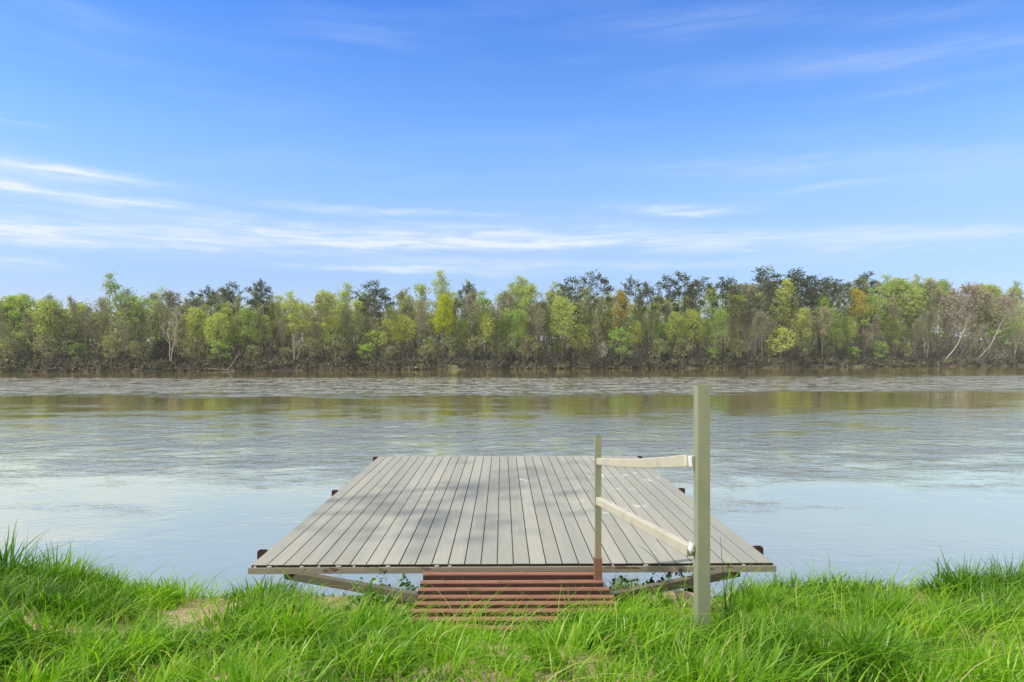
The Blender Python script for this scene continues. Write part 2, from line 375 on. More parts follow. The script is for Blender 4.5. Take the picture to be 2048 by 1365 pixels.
L_BRIGHT = leafmat('bright yellow green leaves', [(0.360, 0.432, 0.014), (0.456, 0.516, 0.024), (0.552, 0.600, 0.048)], .45, .05)
L_GOLD = leafmat('golden buds', [(.42, .35, .06), (.50, .42, .08), (.54, .48, .14)], .4, .08)
L_OLIVE = leafmat('olive buds', [(.235, .26, .115), (.29, .32, .15), (.345, .37, .185)], .35, .18)
L_PINK = leafmat('pinkish buds', [(0.336, 0.280, 0.218), (0.403, 0.336, 0.258), (0.448, 0.392, 0.291)], .3, .12)
L_GREY = leafmat('grey brown buds', [(.29, .285, .195), (.34, .335, .235), (.38, .38, .25)], .3, .15)
L_WHITE = leafmat('white blossom', [(.55, .55, .50), (.70, .70, .65)], .3, .03)

m_trunk_dark = pbr('wet dark bark', (.055, .047, .038), .95, var=.3, vscale=1)
SHAPE = {'dome': lambda s: .62 + .95 * s - 1.35 * s * s, 'cone': lambda s: 1.0 - .78 * s, 'umbrella': lambda s: .55 + .55 * math.sin(min(1, s * 1.15) * 2.6) ,
         'vase': lambda s: .9 - .35 * s, 'column': lambda s: .62 + .35 * s - .62 * s * s}
TRUE_H = {}
def gen_tree(name, seed, H, r0, a0, a1, n1, L1, ang, shape, n2, n3, leaf, lsize, lper, bark, twig, wob=.06, up=.10, lean=0.0, leaf_r=.45, forks=1,
             twig_r=.028, l1_leaf=.35, spread2=.55):
    rd = random.Random(seed); rg = np.random.default_rng(seed)
    S = [[], [], [], []]; tips = []
    def poly(p, d, L, ra, rb, n, lvl, wb, upw):
        pts = [Vector(p)]; d = Vector(d).normalized()
        for i in range(n):
            d = (d + Vector((rd.gauss(0, wb), rd.gauss(0, wb), rd.gauss(0, wb * .6) + upw))).normalized()
            q = pts[-1] + d * (L / n); t0, t1 = i / n, (i + 1) / n
            S[lvl].append((pts[-1][:], q[:], ra + (rb - ra) * t0, ra + (rb - ra) * t1)); pts.append(q)
        return pts
    def at(pts, t):
        f = t * (len(pts) - 1); i = min(int(f), len(pts) - 2); return pts[i].lerp(pts[i + 1], f - i), (pts[i + 1] - pts[i]).normalized()
    for fk in range(forks):
        base = Vector((rd.uniform(-.4, .4), rd.uniform(-.4, .4), -.5)) if forks > 1 else Vector((0, 0, -.5))
        th = rd.uniform(0, 6.28)
        ld = Vector((lean, 0, 1)) if forks == 1 else Vector((math.cos(th + fk * 2.4) * .28 + lean, math.sin(th + fk * 2.4) * .28, 1))
        hh = H * (1 if fk == 0 else rd.uniform(.7, .95))
        trunk = poly(base, ld, hh, r0 * (1 if forks == 1 else .7), r0 * .16, 12, 0, wob, .02)
        for i in range(n1 // forks):
            s = (i + rd.random()) / max(1, n1 // forks); t = a0 + (a1 - a0) * s
            p, td = at(trunk, t); az_ = i * 2.4 + rd.uniform(-.6, .6)
            an = R(ang[0] + (ang[1] - ang[0]) * s + rd.uniform(-9, 9))
            d = Vector((math.cos(az_) * math.sin(an), math.sin(az_) * math.sin(an), math.cos(an))) + td * .1
            L = L1 * SHAPE[shape](s) * rd.uniform(.75, 1.2); rr = r0 * (1 - t * .8) * .42
            b1 = poly(p, d, L, rr, twig_r, 5, 1, .13, up)
            for j in range(n2):
                t2 = .25 + .75 * (j + rd.random()) / n2; p2, d2 = at(b1, min(t2, 1)); L2 = L * (spread2 - .3 * t2) * rd.uniform(.7, 1.3) + .35
                dd = d2 + Vector((rd.gauss(0, .6), rd.gauss(0, .6), rd.gauss(.12, .45)))
                b2 = poly(p2, dd, L2, max(twig_r * 1.2, rr * .35), twig_r * .7, 3, 2, .18, up * .6)
                if t2 > l1_leaf: tips.append(b2[-1][:]); tips.append(b2[-2][:])
                for k in range(n3):
                    t3 = .2 + .8 * (k + rd.random()) / n3; p3, d3 = at(b2, min(t3, 1)); L3 = L2 * .5 * rd.uniform(.5, 1.3) + .25
                    dd = d3 + Vector((rd.gauss(0, .7), rd.gauss(0, .7), rd.gauss(.1, .5)))
                    b3 = poly(p3, dd, L3, twig_r * .8, twig_r * .35, 2, 3, .2, up * .5)
                    if t2 > l1_leaf: tips.append(b3[-1][:])
    def tb(lv, k):
        a = [x for l_ in lv for x in S[l_]]
        return tubes([x[0] for x in a], [x[1] for x in a], [x[2] for x in a], [x[3] for x in a], k)
    V, F = tb((0, 1), 6); tm = np_mesh(name + ' trunk', V, F, [bark], smooth=True)
    tv, tf = tb((2, 3), 3); tips = np.array(tips)
    if lper >= 1: lp = np.repeat(tips, int(lper), 0)
    else: lp = tips[rg.random(len(tips)) < lper]
    lp = lp + rg.normal(size=lp.shape) * leaf_r * np.array([1, 1, .8])
    lv, lf = cards(lp, lsize, rg)
    V, F, M = join([(tv, tf, 0), (lv, lf, 1)])
    TRUE_H[tm.name] = float(np.percentile(V[:, 2], 99.7))
    return tm, np_mesh(name + ' crown', V, F, [twig, leaf], M)

# kinds: built at their real height, varied by copies
PROTO = {}
def proto(key, H, *vs): PROTO[key] = (H, [gen_tree(key, sd_, H, **kw) for sd_, kw in vs])
pine = dict(r0=.25, a0=.64, a1=1.0, n1=17, L1=3.9, ang=(82, 30), shape='umbrella', n2=4, n3=3, leaf=L_PINE, lsize=.27, lper=6, bark=m_bark_dark, twig=m_bark_dark, wob=.03, up=.07, leaf_r=.30, l1_leaf=.45)
proto('pine', 23, (1, pine), (2, dict(pine, a0=.72, n1=13, L1=4.4)), (3, dict(pine, a0=.6, n1=17, L1=3.2, ang=(80, 20))))
tul = dict(r0=.26, a0=.34, a1=1.0, n1=22, L1=7.0, ang=(42, 14), shape='column', n2=6, n3=3, leaf=L_SPRING, lsize=.25, lper=5, bark=m_bark, twig=m_twig, wob=.03, up=.11, l1_leaf=.4, leaf_r=.45, forks=2)
proto('poplar', 23, (4, tul), (5, dict(tul, n1=18, lper=2, L1=6)), (6, dict(tul, leaf=L_GREEN, a0=.25, lper=5)), (7, dict(tul, lper=2, n1=16, L1=5.5, leaf=L_OLIVE)))
dome = dict(r0=.24, a0=.42, a1=.98, n1=20, L1=5.0, ang=(66, 15), shape='dome', n2=6, n3=3, leaf=L_BRIGHT, lsize=.27, lper=9, bark=m_bark_dark, twig=m_twig, wob=.05, up=.08, leaf_r=.55)
proto('dome', 19, (8, dome))
rnd = dict(dome, leaf=L_SPRING, a0=.36, lper=6, L1=5.6, lsize=.26)
proto('round', 16, (9, rnd), (10, dict(rnd, leaf=L_GREEN, lper=5)), (11, dict(rnd, lper=4, n1=17, leaf=L_SPRING)))
proto('gold', 18, (12, dict(rnd, leaf=L_GOLD, a0=.5, lper=5, L1=6.0)))
bare = dict(r0=.20, a0=.44, a1=1.0, n1=18, L1=6.5, ang=(48, 12), shape='column', n2=7, n3=5, leaf=L_GREY, lsize=.26, lper=.8, bark=m_bark, twig=m_twig, wob=.05, up=.10, leaf_r=.35, twig_r=.030)
proto('bare', 20, (13, bare), (14, dict(bare, forks=2, leaf=L_OLIVE, lper=1)), (15, dict(bare, leaf=L_OLIVE, L1=5.0, lper=1, bark=m_trunk_dark)), (16, dict(bare, leaf=L_GREY, n1=24, a0=.45, L1=5.5, ang=(60, 15), shape='dome', lper=1)))
pink = dict(bare, leaf=L_PINK, lper=1, L1=6.0, ang=(58, 20), shape='dome', a0=.36)
proto('pink', 17, (17, pink), (18, dict(pink, forks=2)))
und = dict(r0=.13, a0=.28, a1=.98, n1=16, L1=4.2, ang=(72, 25), shape='dome', n2=5, n3=3, leaf=L_SPRING, lsize=.32, lper=3, bark=m_bark, twig=m_twig, wob=.08, up=.05, leaf_r=.4)
proto('small', 9.5, (19, und), (20, dict(und, leaf=L_GREEN, lper=4)), (21, dict(und, leaf=L_OLIVE, lper=2)))
syc = dict(r0=.20, a0=.35, a1=1.0, n1=14, L1=4.2, ang=(50, 20), shape='column', n2=5, n3=4, leaf=L_GREY, lsize=.24, lper=.3, bark=m_bark_white, twig=m_twig_pale, wob=.07, up=.10, leaf_r=.3)
proto('white', 13, (22, dict(syc, forks=3)), (23, dict(syc, forks=2, wob=.09)))
proto('blossom', 6.5, (24, dict(und, leaf=L_WHITE, lper=2, L1=2.6, lsize=.26, n1=12)))
proto('dark_leaning', 15, (25, dict(bare, r0=.27, lean=.12, n1=12, L1=6, bark=m_bark_dark, forks=2, n3=3, lper=.4)))
proto('pale_leaning', 15, (26, dict(bare, r0=.17, n1=9, a0=.5, L1=4.5, bark=m_bark_white, twig=m_twig_pale, n2=5, n3=3, lper=.2, wob=.045)))
vine = dict(r0=.35, a0=.08, a1=1.0, n1=30, L1=1.6, ang=(85, 40), shape='column', n2=6, n3=4, leaf=leafmat('dark ivy leaves', [(.055, .055, .035), (.075, .08, .045), (.10, .10, .06)], .2, .15), lsize=.30, lper=3, bark=m_bark_dark, twig=m_twig, wob=.06, up=-.03)
proto('vine', 10, (27, vine), (28, dict(vine, L1=2.2, n1=26)))

TREES = []      # (column in photo, kind, object)
def tree(kind, px, top, back=3.0, var=0, name=None, label=None, cat='tree', group=None, wide=1.0, tilt=0.0, rz=None, H=None):
    """stand a tree `back` metres inland of the water's edge in photo column px; its height reaches row `top`"""
    if kind == 'pine': top -= 5; wide *= 1.22
    k = (px - 1024) / FPX; y = 165.0
    for _ in range(12): y = bank_y(k * y) + back
    x = k * y; z = float(far_z(np.array(x), np.array(y)))
    h = H or ((HOR - top) / FPX * y + CAM_Z - z)
    H0, vs = PROTO[kind]; tm, cm = vs[var % len(vs)]; H0 = TRUE_H[tm.name]
    r = empty(name or 'broadleaf_tree', (x, y, z), 0); s = h / H0
    q = s * wide if s > .8 else s * wide * 1.1
    r.scale = (q, q, s)
    r.rotation_euler = (0, R(tilt), random.Random(int(px * 7 + back)).uniform(0, 6.28) if rz is None else rz)
    if tilt: r.rotation_mode = 'ZYX'; r.rotation_euler = (0, R(tilt), 0)
    link('trunk', tm, r); link('crown', cm, r)
    tag(r, label, cat, group)
    TREES.append([px, kind, r, back, top])
    return r

# landmark trees one can point to by look
T = tree
T('poplar', 30, 590, 6, 2, label='broad yellow green tree at the far left end of the wooded bank', wide=1.5)
T('round', 95, 600, 4, 0, label='low wide lime green crown near the left end of the far bank', wide=1.25)
T('poplar', 209, 558, 9, 3, label='tall thinly leaved tree with an open top left of the bright green poplar', wide=.75)
T('poplar', 274, 553, 7, 2, label='tallest bright green tree on the left half of the far bank', wide=1.15)
T('white', 338, 612, .9, 1, name='sycamore_tree', label='white barked bare tree with crooked forks, left of the dark flat pine', wide=.9)
T('pine', 404, 578, 8, 1, name='pine_tree', label='flat topped dark pine, leftmost pine of the far bank', wide=.95)
T('pine', 450, 568, 12, 0, name='pine_tree', label='narrow dark pine, second pine from the left end of the far bank', wide=.75)
T('pine', 511, 566, 11, 2, name='pine_tree', label='dark pine, third from the left end of the far bank', wide=.9)
T('round', 437, 627, 2, 0, label='mid height yellow green tree in front of the narrow left pine', wide=.8)
T('round', 520, 627, 3, 2, label='mid height spreading lime tree in front of the third left pine', wide=.9)
T('white', 590, 664, .8, 0, name='sycamore_tree', label='small white multi stemmed bare tree standing at the water line', wide=.8)
T('poplar', 655, 565, 8, 0, label='tall pale lime tree with upright branches left of the lone centre pine', wide=1.2)
T('pine', 757, 569, 6, 0, name='pine_tree', label='lone dark pine with a full rounded head left of the bright dome tree', wide=1.05)
T('dome', 886, 589, 2.5, 0, label='vivid yellow green dome shaped tree, brightest crown on the far bank', wide=.82)
T('poplar', 878, 546, 11, 0, label='tall thin lime tree rising behind the vivid dome shaped tree', wide=1.05)
T('pine', 931, 571, 9, 2, name='pine_tree', label='dark pine half hidden by grey branches just right of the dome tree', wide=.8)
T('bare', 938, 583, 3, 3, label='grey bare tree with a dense twiggy head just right of the dome tree', wide=1.0)
T('poplar', 962, 558, 10, 1, label='slim lime tree, first tall one right of the vivid dome tree', wide=.6)
T('poplar', 1024, 549, 9, 0, label='pair topped tall lime tree above the middle of the deck', wide=1.25)
T('poplar', 1078, 556, 9, 0, label='broad tall lime tree just left of the ragged centre pine', wide=1.25)
T('round', 1036, 619, 2, 1, label='round fresh green tree low on the bank above the deck centre', wide=.78)
T('pine', 1126, 558, 7, 0, name='pine_tree', label='ragged dark pine above a spreading yellow green tree, centre of the bank', wide=1.0)
T('round', 1124, 594, 2, 0, label='spreading yellow green tree with a dark forked trunk under the ragged pine', wide=1.05)
T('pine', 1200, 548, 9, 1, name='pine_tree', label='tall dark pine in line with the short handrail post', wide=1.0)
T('blossom', 1204, 683, 2.5, 0, label='small white flowering tree low in the woods', wide=.7)
T('small', 1245, 656, 1.8, 1, label='low flat topped fresh green tree overhanging the bank beside the white blossom', wide=1.15)
T('gold', 1238, 578, 6, 0, label='orange tinged green tree between two dark pines right of centre', wide=.75)
T('pine', 1273, 557, 5, 1, name='pine_tree', label='dark pine just right of the orange tinged tree', wide=.9)
T('pine', 1299, 572, 4, 1, name='pine_tree', label='shorter dark pine in the group left of the tall handrail post', wide=.7)
T('pine', 1326, 554, 6, 0, name='pine_tree', label='rounded dark pine in the group left of the tall handrail post', wide=.85)
T('pine', 1367, 546, 5, 0, name='pine_tree', label='tallest dark pine directly left of the tall handrail post', wide=.95)
T('pine', 1394, 557, 7, 1, name='pine_tree', label='dark pine directly above the tall handrail post', wide=1.0)
T('pine', 1447, 559, 8, 1, name='pine_tree', label='dark pine, first one right of the tall handrail post', wide=.9)
T('pine', 1476, 561, 12, 0, name='pine_tree', label='dark pine, second one right of the tall handrail post', wide=.8)
T('pine', 1515, 570, 7, 1, name='pine_tree', label='flat dark pine below the pale feathery tree top', wide=1.0)
T('poplar', 1522, 535, 16, 3, label='pale feathery tree top rising alone above the right pines', wide=.7)
T('pine', 1552, 539, 13, 0, name='pine_tree', label='largest dark pine of the tall clump on the right', wide=1.2)
T('pine', 1582, 551, 11, 2, name='pine_tree', label='dark pine leaning into the largest pine of the right clump', wide=1.1)
T('pine', 1613, 544, 13, 0, name='pine_tree', label='dark pine behind the round yellow tree', wide=1.15)
T('pine', 1640, 556, 13, 1, name='pine_tree', label='dark pine behind the pale green crown left of the golden tree', wide=1.1)
T('pine', 1678, 560, 16, 0, name='pine_tree', label='dark pine behind the left half of the golden crowned tree', wide=1.1)
T('pine', 1718, 551, 20, 0, name='pine_tree', label='dark pine, last one at the right end of the pine clump', wide=1.0)
T('gold', 1726, 576, 5, 0, label='large golden yellow crown, most orange tree on the far bank', wide=.98)
T('round', 1604, 617, 3, 0, label='round yellow leaved tree below the right pine clump', wide=.95)
T('round', 1645, 586, 6, 1, label='pale green crown just left of the large golden tree', wide=.85)
T('small', 1562, 655, 1.5, 0, label='sprawling yellowish tree with pale drooping limbs at the water edge', wide=1.3)
T('dark_leaning', 1776, 590, 4, 0, label='dark bare tree with heavy forked limbs right of the golden tree', wide=.9)
T('bare', 1850, 612, 4, 1, label='grey bare forked tree with a leaning dark limb on the right bank', wide=1.0)
T('pale_leaning', 1886, 0, 1.5, 0, H=21, tilt=40, label='long pale bare trunk leaning right over the bank, left one of two', wide=.8)
T('pale_leaning', 1950, 0, 1.5, 0, H=21, tilt=44, label='long pale bare trunk leaning right over the bank, right one of two', wide=.8)
T('dark_leaning', 1912, 0, 2.0, 0, H=17, tilt=36, label='darker bare trunk leaning between the two long pale ones', wide=.8)
T('white', 2027, 630, 1.5, 1, name='sycamore_tree', label='straight pale trunk near the right end of the far bank', wide=.5)
T('pink', 1540, 640, 4, 0, label='pinkish budding tree behind the sprawling yellowish one', wide=1.0)
T('vine', 310, 682, 1.5, 0, name='vine_covered_snag', label='dark vine smothered stump left of the white forked tree', cat='dead tree')
T('vine', 336, 680, 2, 1, name='vine_covered_snag', label='dark vine smothered stump under the white forked tree', cat='dead tree')
T('vine', 1135, 695, 1.5, 0, name='vine_covered_snag', label='dark vine smothered stump at the centre of the far bank', cat='dead tree')
LAND = [(t_[0], s_) for t_, s_ in zip([x for x in TREES], [None] * len(TREES))]

# the rest of the front rows: kinds follow what stands where in the photograph
MARKS = [(30, 'the broad tree at the left end'), (209, 'the tall open topped tree'), (274, 'the tallest bright green tree'), (404, 'the flat topped leftmost pine'), (511, 'the third pine from the left'),
         (590, 'the small white water line tree'), (757, 'the lone rounded pine'), (886, 'the vivid dome tree'), (1024, 'the pair topped lime tree'), (1126, 'the ragged centre pine'),
         (1245, 'the low flat topped green tree'), (1367, 'the tallest pine by the handrail'), (1522, 'the pale feathery tree top'), (1604, 'the round yellow tree'), (1726, 'the large golden tree'),
         (1850, 'the grey forked right tree'), (1950, 'the right leaning pale trunk'), (2027, 'the straight pale right trunk')]
FILL = []
def clear(px): return all(abs(px - t_[0] - (20 if 'leaning' in t_[1] else 0)) > (34 if 'leaning' in t_[1] else 17) for t_ in TREES if t_[3] < 3.2 and t_[1] in ('white', 'pale_leaning', 'dark_leaning', 'vine', 'blossom', 'small'))
rf = random.Random(77)
TOP = [(0, 592), (60, 586), (140, 588), (190, 575), (240, 578), (330, 574), (400, 590), (470, 578), (580, 571), (620, 568), (700, 580), (760, 578), (815, 570), (900, 572), (950, 575), (1000, 566), (1060, 562), (1160, 558), (1230, 570), (1300, 575),
       (1420, 568), (1480, 566), (1560, 562), (1640, 560), (1700, 556), (1760, 556), (1850, 552), (1920, 562), (1980, 570), (2022, 556), (2048, 576)]
def toprow(px): return float(np.interp(px, [a for a, _ in TOP], [b_ for _, b_ in TOP]))
px = 6
while px < 2046:                                            # tall row
    right = px > 1740; r_ = rf.random()
    if right: kind = 'poplar' if r_ < .40 else 'bare' if r_ < .72 else 'round' if r_ < .8 else 'pink'
    elif px < 200: kind = 'poplar' if r_ < .45 else 'bare' if r_ < .8 else 'round'
    else: kind = 'poplar' if r_ < .58 else 'bare' if r_ < .93 else 'pine' if 380 < px < 1700 and r_ > .96 else 'bare'
    FILL.append((kind, px, toprow(px) + rf.uniform(-3, 26), rf.uniform(7, 22), rf.randrange(4), rf.uniform(.95, 1.3)))
    px += rf.uniform(17, 27)
px = 14
while px < 2040:                                            # slim straight trunks near the water
    if clear(px): FILL.append(('bare', px, 610 + rf.uniform(-22, 22), rf.uniform(2.5, 7), rf.choice((2, 3, 2)), rf.uniform(.55, .75)))
    px += rf.uniform(30, 52)
px = 12
while px < 2046:                                            # middle row, bare and budding, nearer the water
    r_ = rf.random(); right = px > 1480
    kind = ('bare' if r_ < .40 else 'pink' if r_ < .68 else 'round') if right else ('bare' if r_ < .50 else 'round' if r_ < .80 else 'small')
    top = 668 if kind == 'small' else 632
    if px < 300: kind = 'bare'
    if clear(px): FILL.append((kind, px, top + rf.uniform(-24, 14), rf.uniform(2, 6), rf.randrange(4), rf.uniform(.75, 1.05)))
    px += rf.uniform(22, 36)
px = 20
while px < 2046:                                            # small trees and tall shrubs along the water
    if clear(px): FILL.append(('small', px, 682 + rf.uniform(-14, 14), rf.uniform(1.0, 3.0), rf.choice((2, 2, 1, 2)), rf.uniform(.9, 1.3)))
    px += rf.uniform(45, 75)
px = 1425
while px < 2060:                                            # wooded hill behind on the right
    r_ = rf.random(); kind = 'pink' if 1730 < px < 1790 or r_ > .85 else 'round' if r_ < .45 else 'poplar'
    FILL.append((kind, px, toprow(px) - (4 if px > 1720 else -6) + rf.uniform(-2, 12), rf.uniform(60, 100), rf.randrange(3), rf.uniform(.9, 1.2)))
    px += rf.uniform(26, 42)
DESC = {'poplar': 'upright pale lime tree', 'bare': 'grey leafless tree', 'round': 'rounded lime tree', 'pink': 'pinkish brown budding tree', 'small': 'short bushy bank tree', 'pine': 'dark filler pine'}
GRP = {'poplar': 'upright lime trees in the far woods', 'bare': 'grey leafless trees in the far woods', 'round': 'round crowned trees in the far woods', 'pink': 'pinkish budding trees in the far woods', 'small': 'short bushy trees along the far water edge', 'pine': 'pines in the far woods'}
ORD = ['first', 'second', 'third', 'fourth', 'fifth', 'sixth', 'seventh', 'eighth', 'ninth']
cnt = {}
for kind, px, top, back, var, wide in sorted(FILL, key=lambda f: f[1]):
    mk = max([m_ for m_ in MARKS if m_[0] <= px] or [MARKS[0]], key=lambda m_: m_[0]); key = (kind, mk[0], back > 50)
    cnt[key] = cnt.get(key, -1) + 1; i = cnt[key]
    lab = f"{ORD[min(i, 8)]} {DESC[kind]} {'up the hill ' if back > 50 else ''}right of {mk[1]}" if px >= 30 else f"{ORD[min(i,8)]} {DESC[kind]} at the extreme left edge of the woods"
    tree(kind, px, top, back, var, name='pine_tree' if kind == 'pine' else 'broadleaf_tree', label=lab, group=GRP[kind], wide=wide)

# ------------------------------------------------------------------ the mass of the wood behind them, and the brush on the bank
rg = np.random.default_rng(5)
P0, P1, R0_, R1_, LP, LC = [], [], [], [], [], []
def put(px, back):
    k = (px - 1024) / FPX; y = 165.0
    for _ in range(10): y = bank_y(k * y) + back
    return k * y, y, float(far_z(np.array(k * y), np.array(y)))
for i in range(820):
    px = rg.uniform(-420, 2470); back = rg.uniform(12, 48) if i % 3 else rg.uniform(20, 75)
    x, y, z = put(px, back); top = toprow(px) + rg.uniform(34, 84); h = (HOR - top) / FPX * y + CAM_Z - z; h = max(h, 5)
    lx, ly = rg.normal(0, .04, 2) * h; r = rg.uniform(.07, .16)
    P0.append((x, y, z - .3)); P1.append((x + lx, y + ly, z + h)); R0_.append(r); R1_.append(.04)
    for j in range(16):
        t_ = rg.uniform(.3, 1); a = rg.uniform(0, 6.28); L = rg.uniform(1.0, 3.6) * (1.15 - .6 * t_); b0 = np.array((x + lx * t_, y + ly * t_, z + h * t_))
        b1 = b0 + np.array((math.cos(a) * L, math.sin(a) * L, L * rg.uniform(.3, 1.2))); P0.append(b0); P1.append(b1); R0_.append(.05); R1_.append(.02)
        for k_ in range(3):
            c0 = b0 + (b1 - b0) * rg.uniform(.3, 1); P0.append(c0); P1.append(c0 + rg.normal(size=3) * .9 + np.array((0, 0, .5))); R0_.append(.035); R1_.append(.015)
        nl = 6
        LP.append(b1 + rg.normal(size=(nl, 3)) * (1.0, 1.0, .8)); LC.append(np.full(nl, 1 if rg.random() < .5 else 2 if rg.random() < .55 else 3))
tv, tf = tubes(P0, P1, R0_, R1_, 3); LP = np.vstack(LP); LC = np.concatenate(LC)
t0_ = np.tile((np.array(R0_) > .065) & (rg.random(len(R0_)) < .6), 3); parts = [(tv, tf[~t0_], 0), (tv, tf[t0_], 4)]
for c_ in (1, 2, 3):
    v_, f_ = cards(LP[LC == c_], .50, rg); parts.append((v_, f_, c_))
Vw, Fw, Mw = join(parts)
tag(link('woods', np_mesh('woods', Vw, Fw, [m_twig, L_OLIVE, L_SPRING, L_GREY, m_trunk_dark], Mw)), 'dense mass of thin spring woodland deep behind the front trees', 'woods', kind='stuff')

P0, P1, R0_, R1_, LP, LC = [], [], [], [], [], []
L_BRUSH = leafmat('brown brush leaves', [(.13, .118, .085), (.17, .155, .11), (.20, .19, .13)], .25, .1)
L_DARK = leafmat('dark ivy', [(.035, .045, .022), (.05, .065, .03), (.065, .085, .035)], .2, .1)
for i in range(1700):
    px = rg.uniform(-420, 2470); near = rg.random() < .62; back = rg.uniform(-.5, 2.2) if near else rg.uniform(2.2, 13)
    x, y, z = put(px, back); h = rg.uniform(.8, 2.6) if near else rg.uniform(1.5, 5.5); wd = h * rg.uniform(.5, .9) + .3
    n = 16
    a = rg.uniform(0, 6.28, n); s_ = rg.uniform(.2, 1, n); hh = h * rg.uniform(.5, 1.05, n)
    b0 = np.stack([x + rg.normal(0, .15, n), y + rg.normal(0, .15, n), np.full(n, z - .1)], 1)
    b1 = np.stack([x + np.cos(a) * s_ * wd * .5, y + np.sin(a) * s_ * wd * .5, z + hh * .6], 1)
    b2 = np.stack([x + np.cos(a) * s_ * wd, y + np.sin(a) * s_ * wd, z + hh * rg.uniform(.75, 1, n)], 1)
    P0 += list(b0) + list(b1); P1 += list(b1) + list(b2); R0_ += [.04] * n + [.028] * n; R1_ += [.028] * n + [.012] * n
    nl = 34
    th = rg.uniform(0, 6.28, nl); rr = np.sqrt(rg.random(nl)) * wd
    z = max(z, .0); LP.append(np.stack([x + np.cos(th) * rr, y + np.sin(th) * rr, z + h * (.05 + .85 * rg.random(nl) * np.sqrt(1.05 - (rr / wd) ** 2))], 1))
    q = rg.random(); LC.append(np.full(nl, 1 if q < .76 else 2 if q < .95 else 3))
tv, tf = tubes(P0, P1, R0_, R1_, 3); LP = np.vstack(LP); LC = np.concatenate(LC); parts = [(tv, tf, 0)]
for c_ in (1, 2, 3):
    v_, f_ = cards(LP[LC == c_], .36, rg); parts.append((v_, f_, c_))
Vw, Fw, Mw = join(parts)
tag(link('undergrowth', np_mesh('undergrowth', Vw, Fw, [m_twig, L_BRUSH, L_DARK, L_OLIVE], Mw)), 'tangled brown brush and ivy along the far water line', 'undergrowth', kind='stuff')

P0, P1, R0_, R1_, LP, LC = [], [], [], [], [], []
for i in range(690):
    px = rg.uniform(-420, 2470); x, y, z = put(px, rg.uniform(9, 34)); h = rg.uniform(3, 11); n = 10
    a = rg.uniform(0, 6.28, n); s_ = rg.uniform(.1, .45, n) * h * .7; b0 = np.repeat([[x, y, z - .2]], n, 0); b1 = np.stack([x + np.cos(a) * s_, y + np.sin(a) * s_, z + h * rg.uniform(.5, 1.05, n)], 1)
    P0 += list(b0); P1 += list(b1); R0_ += [.06] * n; R1_ += [.02] * n
    nl = 30; tt_ = rg.random(nl) ** .7; j = rg.integers(0, n, nl); LP.append(b0[j] + (b1[j] - b0[j]) * tt_[:, None] + rg.normal(size=(nl, 3)) * (.7, .7, .6)); LC.append(np.full(nl, rg.choice([1, 1, 2, 3, 3])))
tv, tf = tubes(P0, P1, R0_, R1_, 3); LP = np.vstack(LP); LC = np.concatenate(LC); parts = [(tv, tf, 0)]
for c_ in (1, 2, 3):
    v_, f_ = cards(LP[LC == c_], .55, rg); parts.append((v_, f_, c_))
Vw, Fw, Mw = join(parts)
tag(link('understorey', np_mesh('understorey', Vw, Fw, [m_twig, L_OLIVE, L_SPRING, L_GREY], Mw)), 'hazy olive saplings and brush filling the woods between the trunks', 'undergrowth', kind='stuff')

# driftwood and snags on the far water line
m_drift = pbr('bleached driftwood', (.34, .30, .24), .9, var=.35, vscale=2, stretch=(1, 1, 1))
def driftwood(px, back, L, rz, rise, label, nb=4, seed=0, r=.16, mt=None):
    rd = random.Random(seed); x, y, z = put(px, back); z = max(z, .05)
    rt = empty('driftwood_log', (x, y, z + .05), rz); S = []; p = Vector((-L / 2, 0, 0)); d = Vector((1, 0, rise)).normalized(); pts = [p]
    for i in range(8):
        d = (d + Vector((0, rd.gauss(0, .07), rd.gauss(0, .05)))).normalized(); q = p + d * L / 8; S.append((p[:], q[:], r * (1 - i * .09), r * (1 - (i + 1) * .09))); p = q; pts.append(p)
    def T_(S, k): return tubes([a[0] for a in S], [a[1] for a in S], [a[2] for a in S], [a[3] for a in S], k)
    v_, f_ = T_(S, 7); link('log', np_mesh('log', v_, f_, [mt or m_drift], smooth=True), rt)
    for b_ in range(nb):
        B = []; p = pts[rd.randrange(3, 8)]; d = Vector((rd.uniform(.1, .9), rd.uniform(-.7, .7), rd.uniform(.2, .9))).normalized()
        for i in range(4):
            d = (d + Vector((rd.gauss(0, .2), rd.gauss(0, .2), rd.gauss(0, .15)))).normalized(); q = p + d * L * .09; B.append((p[:], q[:], r * .4 * (1 - i * .2), r * .4 * (1 - (i + 1) * .2))); p = q
        v_, f_ = T_(B, 5); link('branch', np_mesh('branch', v_, f_, [mt or m_drift], smooth=True), rt)
    tag(rt, label, 'log', 'driftwood on the far water line'); return rt
driftwood(400, -.3, 17, .03, .02, 'longest grey driftwood trunk lying along the far left water line', 6, 1, .2)
driftwood(365, -.2, 9, .15, .10, 'branched driftwood resting over the left end of the longest trunk', 5, 2, .14)
driftwood(90, -.2, 8, -.02, .0, 'short pale log on the water line at the far left', 2, 3, .15)
driftwood(220, -.2, 7, .05, .01, 'pale log at the water between the left log and the longest trunk', 2, 4, .13)
driftwood(720, -.2, 9, .02, .01, 'low grey log left of centre on the far water line', 3, 5, .14)
driftwood(1062, -.3, 4.5, .6, .45, 'small upright pale snag at the water below the centre trees', 5, 6, .13)
driftwood(1515, .2, 7, .3, -.35, 'thin pale branch dipping into the water below the sprawling tree', 2, 7, .1)
driftwood(1740, -.2, 5, .1, .15, 'short snag at the water below the golden tree', 3, 8, .12)
driftwood(1990, .6, 12, .15, .10, 'pale forked driftwood tangle at the right end of the far bank', 6, 9, .2)
